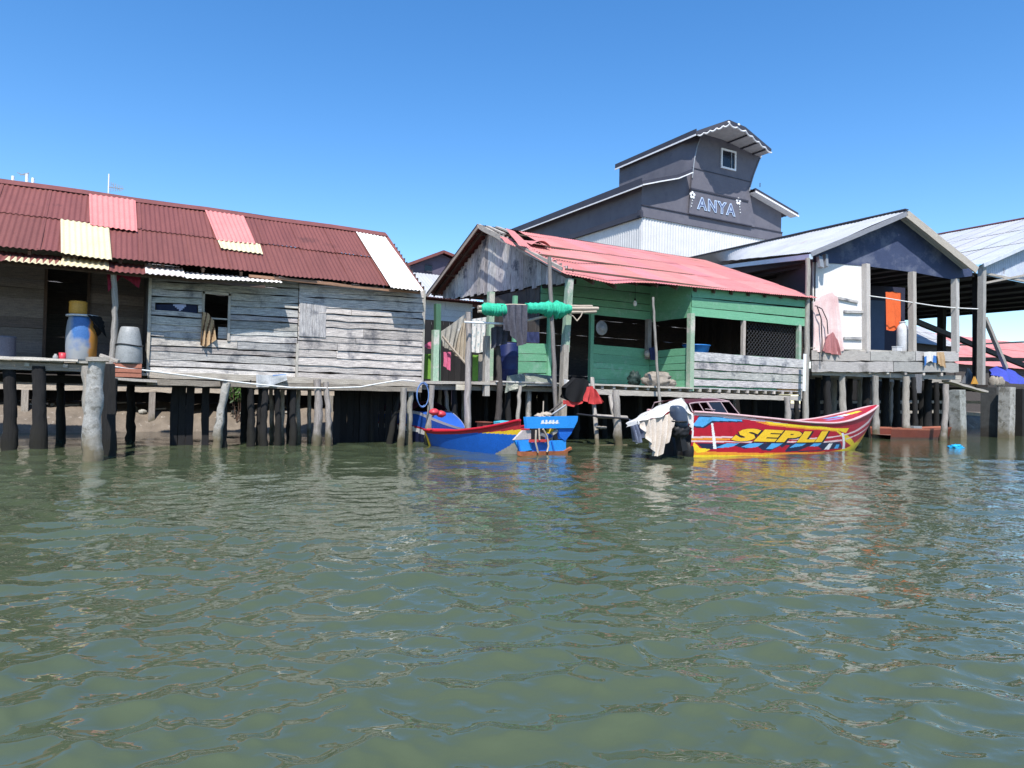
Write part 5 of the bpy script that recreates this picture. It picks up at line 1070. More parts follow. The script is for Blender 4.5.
# turret: side outlines flare out towards the top front
zb, zt = zl, PY(700, 138, TY).z
def ledge_x(z):
    P = [(zb, PY(689, 213, TY).x), (PY(692, 178, TY).z, PY(692, 178, TY).x), (PY(694, 160, TY).z, PY(694, 160, TY).x), (PY(697, 146, TY).z, PY(697, 146, TY).x), (zt + .1, PY(700.5, 136, TY).x)]
    return np.interp(z, [p[0] for p in P], [p[1] for p in P])
def redge_x(z):
    P = [(PY(755, 222, TY).z, PY(755, 222, TY).x), (PY(749, 190, TY).z, PY(749, 190, TY).x), (PY(753, 176, TY).z, PY(753, 176, TY).x), (PY(759, 160, TY).z, PY(759, 160, TY).x), (PY(764, 151, TY).z, PY(764.5, 151, TY).x)]
    return np.interp(z, [p[0] for p in P], [p[1] for p in P])
ROY = TY - 1.9
pk, pe, pr1, pr2 = PY(729, 121, ROY), PY(697, 132, TY - .5), PY(745, 128, TY - 1.7), PY(771, 150, TY - .9)
zroof = lambda x: np.interp(x, [pe.x, pk.x, pr1.x, pr2.x], [pe.z, pk.z, pr1.z, pr2.z]) - .06
b = MB()
def tf(u, v):
    zz = zb + (pk.z - zb) * v
    for _ in range(3):
        xl, xr = ledge_x(zz), redge_x(zz); x = xl + (xr - xl) * u; zz = zb + (zroof(x) - zb) * v
    return V((x, TY, zz))
b.grid(tf, 30, 30, flip=True); b.build('turret_front', GREYWALL, H3)
b = MB(); TB = PX(621.5, 186, TX0 + .3).y
def tl(u, v):
    z = zb + (pe.z + .06 - zb) * v; w = max(0, 1 - u * 7); xb = ledge_x(PY(692, 178, TY).z) + .05
    return V((xb + (ledge_x(z) - xb) * w, TY + (TB - TY) * u, z))
b.grid(tl, 28, 20); b.grid(lambda u, v: (lambda z, w, xb: V((xb + (redge_x(z) - xb) * w, TY + (TB - TY) * u, z)))(zb + (pr2.z - .1 - zb) * v, max(0, 1 - u * 7), PY(749, 190, TY).x - .2), 28, 20)
b.grid(lambda u, v: V((TX0 + .2 + (TX1 - TX0 - .4) * u, TB, zb + (pe.z - zb) * v)), 2, 2); b.build('turret_side', GREYWALL, H3)
b = MB(); b.bar((TX0 + .0, TY - .02, PY(693, 168, TY).z), (redge_x(PY(750, 186, TY).z), TY - .02, PY(693, 168, TY).z), .03, .04, Z); b.bar((ledge_x(zb) + .1, TY - .025, PY(697, 190, TY).z), (PY(748, 198, TY).x, TY - .025, PY(697, 190, TY).z), .05, .09, Z); b.bar((ledge_x(zb), TY - .03, zl + .02), (TX1 + .05, TY - .03, zl + .02), .06, .06, Z); b.build('moulding', GREYROOF, H3)
for fn in (ledge_x, redge_x):
    b = MB(); b.tube([(fn(z), TY - .03, z) for z in np.linspace(PY(692, 178, TY).z, (pe.z if fn is ledge_x else pr2.z) - .1, 14)], .035, 6); b.build('edge_trim', GREYMETAL, H3)
b = MB()
ends = [(pe, 0), (pk, 1), (pr1, 2), (pr2, 3)]; YB = PX(616, 163.5, pe.x).y
prof = [pe + V((-.05, 0, -.02)), pk, pr1, pr2]
for p, q in zip(prof, prof[1:]):
    b.corr((p.x, p.y, p.z), (p.x, YB, p.z), (q.x, q.y, q.z), (q.x, YB, q.z), .25, .012, 4, .0); 
    b.bar((p.x, p.y, p.z - .06), (q.x, q.y, q.z - .06), .05, .24, Z)
b.bar((pe.x - .05, pe.y, pe.z - .0), (pe.x - .05, YB, pe.z - .0), .05, .34, Z); b.bar((pr2.x, pr2.y, pr2.z - .05), (pr2.x, YB, pr2.z - .05), .05, .16, Z)
tr_ = b.build('turret_roof', GREYROOF, H3)
b = MB(); b.bar((pe.x - .08, pe.y, pe.z - .17), (pe.x - .08, YB, pe.z - .17), .04, .09, Z); b.build('fascia', WHITEP, tr_)
b = MB()
def scal(p, q, n):
    for i in range(n):
        a, c = p.lerp(q, i / n), p.lerp(q, (i + 1) / n); m = [a.lerp(c, t) + Z * (-.17 - .10 * math.sin(math.pi * t)) + Y * -.035 for t in np.linspace(0, 1, 7)]
        b.tube(m, .045, 6)
scal(pe, pk, 5); scal(pk, pr1, 2); scal(pr1, pr2, 4); b.build('scalloped_trim', WHITEP, tr_)
b = MB()
for i, (x, y) in enumerate(((729, 122.2), (739, 124.5))):
    c = PY(x, y, ROY - .04); b.blob(c, (.10, .02, .06), .1, 2, 12, 8); 
b.build('ridge_ornament', WHITEP, tr_)
b = MB(); b.face([(pk.x, pk.y + .05, pk.z - .14), (pr1.x, pr1.y + .05, pr1.z - .14), (pr1.x, TY, pr1.z - .14), (pk.x, TY, pk.z - .14)]); b.face([(pr1.x, pr1.y + .05, pr1.z - .14), (pr2.x, pr2.y + .05, pr2.z - .14), (pr2.x, TY, pr2.z - .14), (pr1.x, TY, pr1.z - .14)])
b.build('soffit', mat('soffit_board', (.42, .41, .40), .8, (.3, .29, .29), 3, .7), tr_)
for t in (.15, .5, .82):
    b = MB(); p = pr1.lerp(pr2, t); b.bar((p.x, p.y + .05, p.z - .18), (p.x, TY, p.z - .18), .08, .06, Z); b.build('soffit_batten', GREYROOF, tr_)
# wing roofs
b = MB(); P = [PY(a, c, AY - .55) for a, c in ((642, 184), (660, 180.5), (678, 177.5), (692.5, 171.5))]
for p, q in zip(P, P[1:]):
    for dz, th in ((.02, 0),): b.corr((p.x, AY - .55, p.z + .12), (p.x, AY + 14.2, p.z + .12), (q.x, AY - .55, q.z + .12), (q.x, AY + 14.2, q.z + .12), .25, .012, 3, 0)
    b.bar((p.x, AY - .55, p.z + .05), (q.x, AY - .55, q.z + .05), .05, .22, Z)
b.bar((P[0].x, AY - .55, P[0].z + .12), (P[0].x, AY + 14.2, P[0].z + .12), .05, .42, Z); w1 = b.build('wing_roof', GREYROOF, H3)
b = MB(); b.bar((P[0].x - .04, AY - .6, P[0].z - .1), (P[0].x - .04, AY + 14.2, P[0].z - .1), .04, .07, Z)
for p, q in zip(P, P[1:]): b.bar((p.x, AY - .6, p.z - .06), (q.x, AY - .6, q.z - .06), .04, .06, Z)
b.build('fascia', WHITEP, w1); b = MB(); b.face([(P[0].x, AY - .5, P[0].z - .06), (X0, AY - .5, P[0].z + .06), (X0, AY + 14, P[0].z + .06), (P[0].x, AY + 14, P[0].z - .06)]); b.build('soffit', BROWNWOOD, w1)
b = MB(); p, q = PY(755, 190, AY - .55), PY(798, 215, AY - .55); b.corr((q.x, AY - .55, q.z + .1), (q.x, AY + 14, q.z + .1), (p.x, AY - .55, p.z + .1), (p.x, AY + 14, p.z + .1), .25, .012, 3, 0); b.bar((p.x, AY - .55, p.z + .02), (q.x, AY - .55, q.z + .02), .05, .22, Z); w2 = b.build('wing_roof', GREYROOF, H3)
b = MB(); b.bar((p.x, AY - .6, p.z - .1), (q.x + .02, AY - .6, q.z - .1), .04, .10, Z); b.build('fascia', WHITEP, w2)
b = MB(); b.face([(p.x, AY - .5, p.z - .08), (q.x, AY - .5, q.z - .08), (q.x, AY, q.z - .08), (p.x, AY, p.z - .08)]); b.build('soffit', WHITEP, w2)
b = MB(); q = PY(760, 187, AY); b.tube([q, q + Z * .25], .03, 6); b.build('pipe_stub', GREYMETAL, H3)
# window
wa, wb = PY(721, 168, TY), PY(735, 150.5, TY); b = MB(); z0_, z1_ = PY(728, 168.8, TY).z, PY(728, 150.8, TY).z
for (p, q) in (((wa.x, z0_), (wb.x, z0_)), ((wa.x, z1_), (wb.x, z1_))): b.bar((p[0] - .05, TY - .04, p[1]), (q[0] + .05, TY - .04, q[1]), .07, .10, Z)
for x in (wa.x, wb.x): b.bar((x, TY - .04, z0_ + .05), (x, TY - .04, z1_ - .05), .07, .10, X)
wf = b.build('window', WHITEP, H3); b = MB(); b.face([(wa.x, TY - .012, z0_), (wb.x, TY - .012, z0_), (wb.x, TY - .012, z1_), (wa.x, TY - .012, z1_)]); b.build('pane', GLASSDK, wf)
b = MB(); b.bar((wa.x + (wb.x - wa.x) * .72, TY - .03, z0_ + .05), (wa.x + (wb.x - wa.x) * .72, TY - .03, z1_ - .05), .03, .05, X); b.build('sash_bar', GREYMETAL, wf)
# ANYA letters, outlined white round pale blue, and the two flowers
LP = [PY(696.5, 209.6, TY), PY(735, 216.2, TY)]; top = PY(699.5, 197.6, TY).z - PY(699.5, 210.2, TY).z; zl_ = (LP[0].z + LP[1].z) / 2
for m, off, bold, dz in ((mat('letter_outline', (.50, .62, .78), .6, (.42, .54, .7), bump=0), .035, .05, 0), (mat('letter_blue', (.10, .125, .24), .6, (.08, .10, .19), bump=0), .05, -.006, 0)):
    bm, x0, x1, y0, y1 = lettering('ANYA', 0, 0, 0, 0, None, 0, bold, shear=0, spc=1.22)
    if off == .035: LX = (x0, x1, y0, y1)
    x0, x1, y0, y1 = LX; b = MB()
    def mp_(c): return V((LP[0].x + (c.x - x0) / (x1 - x0) * (LP[1].x - LP[0].x), TY - off, zl_ + (c.y - y0) / (y1 - y0) * top))
    for f in bm.faces: b.face([mp_(v.co) for v in f.verts], [(0, 0)] * len(f.verts))
    bm.free(); b.build('lettering' if off == .035 else 'lettering_fill', m, H3)
for (fx, fy, sx, sy) in ((692.3, 195.3, 690, 208), (738.2, 201.5, 739.5, 214.5)):
    c = PY(fx, fy, TY); b = MB()
    for k in range(5):
        a = k * 1.2566 + .3; b.blob(c + V((math.cos(a) * .14, -.02, math.sin(a) * .14)), (.088, .02, .088), .05, 1, 12, 8)
    s2 = PY(sx, sy, TY)
    for t in (.4, .62, .85): b.blob(c.lerp(s2, t) + V((.06 * (-1) ** int(t * 10), -.02, 0)), (.05, .015, .035), .1, 2, 10, 6)
    fl = b.build('painted_flower', WHITEP, H3); b = MB(); b.tube([c.lerp(s2, .12) - Y * .02, c.lerp(s2, .5) + V((.03, -.02, 0)), s2 - Y * .02], .012, 5); b.build('stem', GREYMETAL, fl)
b = MB(); vboards(b, (X0, AY + .2), (X1, AY + .2), lambda u: -.2, lambda u: 1.6, -Y, .25); b.build('shade_skirt', BLACKWOOD, H3)  # added skirt of black boards, keeps the ground level behind dark
# ================================================================== SMALL PLUM HOUSE (far left gap)
NYP = 38.0; n0, n1, n2 = PY(405, 265, NYP), PY(441, 252, NYP), PY(466, 262, NYP)
H4 = thing('plum_house', 'small dusky plum gabled house with maroon roof edge seen over the white roof end', 'house', (n1.x, NYP, .6))
b = MB(); b.face([(n0.x + .3, NYP, .3), (n2.x - .3, NYP, .3), (n2.x - .3, NYP, n2.z - .15), (n1.x, NYP, n1.z - .1), (n0.x + .3, NYP, n0.z - .05)]); b.face([(n0.x + .3, NYP + 8, .3), (n0.x + .3, NYP, .3), (n0.x + .3, NYP, n0.z - .05), (n0.x + .3, NYP + 8, n0.z - .05)]); b.face([(n2.x - .3, NYP, .3), (n2.x - .3, NYP + 8, .3), (n2.x - .3, NYP + 8, n2.z - .1), (n2.x - .3, NYP, n2.z - .1)]); b.face([(n0.x + .3, NYP + 8, .3), (n2.x - .3, NYP + 8, .3), (n2.x - .3, NYP + 8, n2.z - .15), (n1.x, NYP + 8, n1.z - .1), (n0.x + .3, NYP + 8, n0.z - .05)]); b.build('wall', PLUM, H4)
b = MB()
for p, q in ((n0, n1), (n2, n1)): b.corr((p.x, NYP - .4, p.z + .03), (p.x, NYP + 8.2, p.z + .03), (q.x, NYP - .4, q.z + .03), (q.x, NYP + 8.2, q.z + .03), .2, .012, 3, 0); b.bar((p.x, NYP - .4, p.z - .04), (q.x, NYP - .4, q.z - .04), .04, .16, Z)
b.build('roof', MAROON, H4)
a, c = PY(424.5, 271, NYP), PY(432, 265.5, NYP); b = MB(); b.face([(a.x, NYP - .02, a.z), (c.x, NYP - .02, a.z), (c.x, NYP - .02, c.z), (a.x, NYP - .02, c.z)]); wn = b.build('window', GLASSDK, H4); b = MB()
for z in (a.z, c.z): b.bar((a.x, NYP - .04, z), (c.x, NYP - .04, z), .04, .05, Z)
b.build('frame', GREYROOF, wn)
b = MB(); a, c = PY(416, 284, NYP - 3), PY(446, 273, NYP - 1); b.corr((a.x, NYP - 3, a.z - .6), (c.x + 1, NYP - 3, a.z - .6), (a.x, NYP - .1, c.z), (c.x + 1, NYP - .1, c.z), .2, .015, 3); b.build('lean_to_roof', GALV, H4)
# ================================================================== REAR HOUSE BEHIND THE PLANK HOUSE
H5 = thing('rear_house', 'dark plank house on the mud bank glimpsed through the stilts of the plank house', 'house', (1, 24, .5))
b = MB(); hboards(b, (-8, 24.2), (8.6, 24.2), (1.35, 1.35), (4.2, 4.2), 12, -Y); hboards(b, (-8, 29), (8.6, 29), (.4, .4), (4.2, 4.2), 8, Y)
vboards(b, (8.6, 24.2), (8.6, 29), lambda u: .4, lambda u: 4.2 + 1.2 * (1 - abs(u - .5) * 2), X, .25); vboards(b, (-8, 24.2), (-8, 29), lambda u: .4, lambda u: 4.2 + 1.2 * (1 - abs(u - .5) * 2), -X, .25); b.build('wall', DARKWOOD, H5)
b = MB(); b.corr((-8.2, 23.8, 4.1), (8.8, 23.8, 4.1), (-8.2, 26.6, 5.5), (8.8, 26.6, 5.5), .15, .015, 3); b.corr((8.8, 29.4, 4.1), (-8.2, 29.4, 4.1), (8.8, 26.6, 5.5), (-8.2, 26.6, 5.5), .15, .015, 3); b.build('roof', RUSTSHEET, H5)
b = MB(); b.bar((-8, 22.9, 1.22), (8.4, 22.9, 1.22), .12, .2, Z, (1.3, 1.25, 1.2), 0, .02); b.build('deck_beam', PALEWOOD, H5)
b = MB(); b.box((-8, 22.8, 1.325), (8.4, 24.1, 1.36)); b.build('deck', DARKWOOD, H5)
for px in (-60, 25, 97, 152, 205, 262, 330): x = PY(px, 400, 22.9).x; post('stilt', H5, (x, 22.9, -.2), (x, 22.9, 1.12), .08, POST, True)
b = MB(); vboards(b, (-8, 24.6), (8.5, 24.6), lambda u: .3, lambda u: 1.34, -Y, .3); b.build('shade_boarding', BLACKWOOD, H5)  # added black boards that darken the gap below the rear house
for i, (px, py0, pts) in enumerate(((27, 172, ((13, 176), (27, 174), (33, 178))), (109, 174, ((109, 174),)))):
    yy = 26.6; c = PY(px, py0, yy); o = thing('tv_antenna', ('cluster of short white aerial rods above the left end of the maroon ridge', 'spindly aerial with thin mast above the pink roof patch')[i], 'antenna', (c.x, yy, 5.4))
    for (ax, ayp) in pts:
        q = PY(ax, ayp, yy); m = MB(); m.tube([(q.x, yy, 5.3), (q.x, yy, q.z)], .045 if i == 0 else .022, 6); m.build('mast', WHITEP, o)
    m = MB()
    if i == 0: m.bar(PY(20, 175, yy), PY(29, 173, yy), .03, .03); m.bar(PY(17, 172.5, yy), PY(26, 176, yy), .02, .02)
    else:
        for k in range(6): q = PY(111 + k * 2.2, 187 + k * .3, yy); m.bar(q - Z * (.16 - .015 * k), q + Z * (.16 - .015 * k), .02, .02, X)
        m.bar(PY(108, 187, yy), PY(124, 189, yy), .025, .025); m.bar(PY(112, 184, yy), PY(121, 191, yy), .015, .015)
    m.build('boom', GREYMETAL, o)
BS = thing('bush', 'leafy green bush on the mud bank seen between the stilts', 'bush', PY(240, 412, 22.7))
b = MB(); c0 = PY(240, 392, 22.6)
for i in range(420):
    d = V((rnd(-1, 1), rnd(-1, 1), rnd(-1, 1)));
    if d.length > 1: continue
    p = c0 + V((d.x * .42, d.y * .3, d.z * .36)); q = V((rnd(-1, 1), rnd(-1, 1), rnd(-.4, 1))).normalized(); r = q.orthogonal().normalized(); t = q.cross(r); L_ = rnd(.05, .1); k = rnd(.5, 1.8)
    b.face([p - r * L_, p - t * L_ * .4, p + r * L_, p + t * L_ * .4], None, (k, k, k * .8))
b.build('foliage', LEAF, BS); b = MB()
for i in range(6): b.tube([PY(240, 415, 22.65) + V((rnd(-.1, .1), 0, -.2)), c0 + V((rnd(-.35, .35), rnd(-.2, .2), rnd(-.2, .2)))], .012, 5)
b.build('stem', BROWNWOOD, BS)
# debris lying on the mud bank
for i in range(26):
    x = rnd(-3.5, 5.5); y = 22.9 + rnd(0, .7); z = bank_z(x, y); k = i % 3; b = MB()
    if k == 0: b.bar((x, y, z + .03), (x + rnd(.3, .9), y + rnd(-.1, .2), z + .06), .08, .04, Z, tint(), 0, .01); o = b.build('driftwood', PALEWOOD, None, (x, y, z)); tag(o, 'grey driftwood plank lying on the mud bank', 'driftwood', 'driftwood on the mud bank')
    else: b.blob((x, y, z + .03), (rnd(.05, .14), rnd(.05, .1), rnd(.04, .08)), .35, 3, 12, 8, seed=i); o = b.build('stone', CONCRETE, None, (x, y, z)); tag(o, 'small rubble stone lying on the mud bank', 'stone', 'rubble stones on the mud bank')
# ================================================================== RIGHT HOUSE
RA = PY(812, 300, 16.6); RDIR = V((math.cos(math.radians(-15)), math.sin(math.radians(-15)), 0)); RO = V((RDIR.y, -RDIR.x, 0))
def PR(px, py, off=0.): return on(px, py, RA + RO * off, RO)
H6 = thing('navy_gable_house', 'stilt house with navy gable, whitewashed wall and open porch right of the green house', 'house', (RA.x + 3, RA.y, 0))
pkR, elR, erR = PR(907, 210.5, .5), PR(811, 252, .5), PR(977, 267, .5)
RBK = 28.0; rbk = V((pkR.x, RBK, pkR.z)); ebk = PY(700, 263.5, RBK - .5)
b = MB(); b.corr(elR, ebk, pkR, rbk, .15, .012, 8, .03); b.corr((erR.x, RBK, erR.z), erR, rbk, pkR, .15, .012, 8, .02); rfR = b.build('roof', GALV, H6)
b = MB(); b.bar(pkR + Z * .04, rbk + Z * .04, .2, .04, Z); b.build('ridge_cap', GREYROOF, rfR)
b = MB(); b.bar(elR - Z * .10 + X * .06, ebk - Z * .30 + X * .06, .04, .12, Z); b.build('rusty_flashing', IRON, rfR)
b = MB(); b.bar(elR - Z * .16, ebk - Z * .34, .14, .17, Z); b.build('gutter', mat('pale_blue_gutter', (.50, .60, .70), .5, (.4, .48, .56), 2, .7), rfR)
b = MB(); b.bar(pkR - Z * .12, erR - Z * .12, .05, .26, Z, None, 0, .008); b.build('barge_board', mat('barge_wood_pale', (.46, .42, .36), .85, (.26, .23, .2), 3, .9, grain=True, bump=.3), H6)
b = MB(); b.bar(elR - Z * .08, pkR - Z * .12, .05, .17, Z, None, 0, .008); b.build('barge_board', mat('barge_grey', (.24, .25, .28), .8, (.15, .155, .18), 3, .9, grain=True), H6)
b = MB(); G = [PR(813, 262), PR(866, 266), PR(915, 272.5), PR(950, 279), PR(972, 276), PR(973, 268), PR(907, 214), PR(814, 254)]; b.face(G); b.face([p - RO * .04 for p in G][::-1]); b.build('gable_wall', NAVY, H6)
Wp = [PR(813, 352, -.02), PR(868, 352, -.02), PR(868, 263, -.02), PR(813, 259, -.02)]; b = MB(); b.grid(lambda u, v: Wp[0].lerp(Wp[1], u).lerp(Wp[3].lerp(Wp[2], u), v), 8, 8); b.grid(lambda u, v: (Wp[0].lerp(Wp[1], u).lerp(Wp[3].lerp(Wp[2], u), v)) - RO * .05, 4, 4, flip=True); b.build('front_wall', WALLWHITE, H6)
for (xa_, ya_, xb_, yb_) in ((844, 311.5, 863, 312), (844, 338, 862, 338.5), (838, 298, 858, 302)):
    b = MB(); b.bar(PR(xa_, ya_, .03), PR(xb_, yb_, .03), .05, .09, Z, None, 0, .006); b.build('wall_batten', GREYWOOD, H6)
FZ = PR(880, 350).z
b = MB(); lw = [V((RA.x + .05, RA.y - .1, FZ - .3)), V((ebk.x + .25, RBK - .8, FZ - .3)), V((ebk.x + .25, RBK - .8, ebk.z - .1)), V((RA.x + .05, RA.y - .1, elR.z - .03))]
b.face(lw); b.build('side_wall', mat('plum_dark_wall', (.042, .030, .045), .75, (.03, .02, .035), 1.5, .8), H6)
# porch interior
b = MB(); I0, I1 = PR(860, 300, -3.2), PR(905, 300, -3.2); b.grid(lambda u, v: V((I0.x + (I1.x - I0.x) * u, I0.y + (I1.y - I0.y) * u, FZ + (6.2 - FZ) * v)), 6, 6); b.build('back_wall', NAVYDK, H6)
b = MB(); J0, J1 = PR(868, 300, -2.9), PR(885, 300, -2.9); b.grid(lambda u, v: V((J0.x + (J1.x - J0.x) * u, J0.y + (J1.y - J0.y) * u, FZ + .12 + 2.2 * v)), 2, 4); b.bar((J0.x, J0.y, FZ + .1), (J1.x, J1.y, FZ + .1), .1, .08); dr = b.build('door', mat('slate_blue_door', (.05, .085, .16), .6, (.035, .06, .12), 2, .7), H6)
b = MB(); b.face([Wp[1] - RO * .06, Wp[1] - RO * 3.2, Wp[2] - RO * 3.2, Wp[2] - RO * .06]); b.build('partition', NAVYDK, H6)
b = MB(); c0, c1 = PR(817, 263, -.1), PR(972, 275, -.1)
b.grid(lambda u, v: V((c0.x + (c1.x - c0.x) * u, c0.y + (c1.y - c0.y) * u + 6 * v, c0.z + .1 + (c1.z - c0.z) * u)), 6, 4)
for k in range(7): q0 = c0.lerp(c1, .05 + k * .15); b.bar(q0 + Z * .04, q0 + Z * .04 + Y * 6, .1, .12, Z, (.5, .5, .5))
b.build('ceiling', mat('dim_ceiling', (.075, .07, .085), .85, (.045, .04, .055), 1.2, .8), H6)
for px, yt, r, sq in ((865.5, 264, .11, True), (912, 272, .10, True), (955, 279, .10, True)):
    t, f_ = PR(px, yt, .04), PR(px + .5, 352, .04); post('porch_post', H6, f_, t, r, mat('bleached_post', (.52, .49, .45), .85, (.34, .31, .28), 3, .9, grain=True, bump=.4), sq)
t, f_ = PR(808.5, 268, .15), PR(807, 362, .15); post('porch_post', H6, f_, t, .085, POST)
b = MB()
for (za, zb_) in ((350.2, 360.6), (361.2, 371.5)):
    sp = [811, 870, 915, 958.5] if za < 355 else [811, 893, 958.5]
    for p, q in zip(sp, sp[1:]):
        L0, L1, M0, M1 = PR(p + .3, za + (p - 811) * .010, .12), PR(q - .3, za + (q - 811) * .010, .12), PR(p + .3, zb_ + (p - 811) * .004, .12), PR(q - .3, zb_ + (q - 811) * .008, .12)
        b.bar((L0 + M0) / 2, (L1 + M1) / 2, .05, (L0 - M0).length - .01, Z, tint(.85, 1.1), 0, .025)
b.build('skirt_board', mat('skirt_wood', (.42, .40, .375), .9, (.24, .23, .22), 3, .9, stain=(.2, .19, .18), stain_scale=1.5, grain=True, bump=.5), H6)
b = MB(); f0, f1 = PR(811, 351, 0.05), PR(958, 353, 0.05); f0.z = f1.z = FZ - .04
for k in range(26): o = RO * (-.08 - k * .26); b.bar(f0 + o, f1 + o, .25, .05, Z, tint())
b.build('floor', PALEWOOD, H6)
b = MB(); z_ = PR(880, 375).z
for o in (-.1, -1.8, -3.6): b.bar(PR(811, 375, o).xy.to_3d() + Z * z_, PR(960, 376, o).xy.to_3d() + Z * z_, .12, .16, Z, (.9, .9, .9), 0, .01)
for px in (816, 834, 852, 870, 888, 906, 924, 942): q = PR(px, 374, .12).xy.to_3d() + Z * (z_ + .1); b.bar(q, q - RO * 3.5, .1, .12, Z, tint(.9, 1.4))
b.build('joist', PALEWOOD, H6)
def stR(px, off, pxt, r, m=POST, top=374, sq=False, **k):
    a, t = PR(px, 430, off), PR(pxt, top, off); post('stilt', H6, (a.x, a.y, -.6), (t.x, t.y, z_ - .05), r, m, sq, **k)
for px, off, pxt, r, m in ((842.5, -.1, 842, .12, POST), (826, -.2, 826, .13, POSTDARK), (876, .2, 875, .13, POST), (868, -.6, 867, .14, POSTDARK), (907, .6, 906, .12, POST), (914, .3, 913, .10, POSTDARK), (886, -1.4, 886, .14, POSTDARK), (897, -2.2, 897, .13, POSTDARK),
        (850, -2.5, 850, .12, POSTDARK), (834, -3, 834, .12, POST), (860, -3.5, 860, .1, POST), (928, -1.0, 928, .15, POSTDARK), (922, -2.8, 922, .12, POSTDARK), (936, -3.5, 936, .1, POSTDARK), (892, -4, 892, .1, POST), (818, -2, 818, .12, POSTDARK)): stR(px, off, pxt, r, m)
b = MB()
for za in (402, 412): b.bar(PR(815, za, -4.2), PR(960, za, -4.2), .1, .12, Z, tint(.8, 1.2), 0, .02)
b.build('cross_brace', PALEWOOD, H6)
b = MB(); vboards(b, tuple(PR(800, 420, -6.5).xy), tuple(PR(965, 420, -6.5).xy), lambda u: -.2, lambda u: z_ + .2, RO, .3, cols=lambda: tint(.6, 1.3)); b.build('shade_boarding', BLACKWOOD, H6)  # added black boards, block the view under the porch for darkness
free_post('leaning pale post under the right end of the navy gabled house', 940, 441, 946, 384, .10, POST, 14.0, rough=.15)
free_post('thick pale concrete pile below the right corner of the porch', 959, 440, 957, 390, .20, CONCRETE, 14.6, square=True)
# things of the right house
def clR(name, label, cat, m, top, bot, off, folds=3, amp=.04, nu=24, nv=20, **k):
    b = MB(); T = [PR(a, c, off) for a, c in top]; B = [PR(a, c, off) for a, c in bot]; b.cloth(T, B, nu, nv, folds, amp, RO, **k); return tag(b.build(name, m, None, T[0]), label, cat)
clR('orange_cloth', 'bright orange cloth hanging from the line in the porch of the navy gabled house', 'cloth', CL_ORANGE, [(885.5, 292), (893, 291.5), (901, 293)], [(886, 330), (893, 331), (900, 328)], -.5, 2, .03)
clR('netting', 'pale pink netting hung over the whitewashed wall', 'netting', CL_PALEPINK, [(813, 303), (822, 296), (832, 292), (838, 298)], [(813, 352), (824, 352), (836, 354), (844, 350)], .14, 4, .05, nu=36)
clR('red_bundle', 'dull rose cloth bundled at the foot of the pink netting', 'cloth', plain('rose_cloth', (.42, .17, .17), .9), [(826, 337), (833, 332), (838, 341)], [(822, 351), (832, 354), (841, 355)], .24, 3, .06)
clR('white_cloth', 'white cloth with blue corners drying over the deck edge of the porch', 'cloth', CL_WHITE, [(924, 352), (930, 351.5), (936, 352)], [(924, 366), (930, 361), (936, 363)], .24, 2, .03, colfn=lambda u, v: (.06, .25, .75) if (v > .35 and (u < .25 or u > .8)) else (1, 1, 1))
clR('tan_cloth', 'tan cloth drying beside the white cloth on the deck edge', 'cloth', CL_TAN, [(937, 352), (944, 352)], [(938, 364), (946, 368)], .24, 2, .04)
clR('grey_cloth', 'dark grey cloth hanging below the deck of the navy gabled house', 'cloth', plain('dusty_grey_cloth', (.15, .15, .16), .95), [(915, 374), (922, 374)], [(913, 393), (921, 393)], .3, 2, .03)
c = PR(902, 351, -.3); c.z = FZ; hz = PR(900.5, 323, -.3).z - FZ
b = MB(); b.lathe(c, [(.17, 0), (.19, .03), (.19, hz * .75), (.17, hz * .88), (.11, hz * .95), (.09, hz)], 20); o = tag(b.build('water_container', WHITEPL, None, c), 'white plastic water container on the porch below the orange cloth', 'container'); b = MB(); b.lathe(c + Z * hz, [(.11, 0), (.11, .05)], 14); b.build('cap', WHITEPL, o)
c = PR(897, 352, -.1); c.z = FZ; b = MB(); b.box((c.x - .15, c.y - .1, FZ), (c.x + .15, c.y + .1, FZ + .14)); b.box((c.x - .16, c.y - .11, FZ + .143), (c.x + .16, c.y + .11, FZ + .17)); tag(b.build('box', WHITEPL, None, c), 'small white box at the edge of the porch floor', 'box')
lp = [PR(x, y, .12) for x, y in ((866, 295.5), (885, 298), (912, 302.5), (935, 306), (956, 308), (978, 309))]; b = MB(); b.tube(lp, .02, 6); tag(b.build('clothes_line', ROPEW, None, lp[0]), 'pale washing line strung across the porch posts', 'clothes line')
for i, pts in enumerate((((813, 306), (817, 306), (821, 318), (822, 340), (822, 362)), ((815, 305), (822, 309), (827, 320), (828, 334)))):
    b = MB(); P = [PR(x, y, .3) for x, y in pts]; b.tube([P[0].lerp(P[1], .5)] + P[1:], .02, 6); tag(b.build('hose', WIRE, None, P[1]), ('long black hose hanging over the pink netting down to the deck', 'short black hose curving over the pink netting')[i], 'hose')
b = MB(); q = PR(825, 255, .2); b.bar(q, q + V((-.1, -.1, -.45)), .16, .12, X); b.bar(q + V((-.3, 0, -.1)), q + V((-.35, -.1, -.5)), .12, .2, X); tag(b.build('floodlight', GREYMETAL, None, q), 'grey floodlight fixed under the left eave of the navy gable', 'lamp')
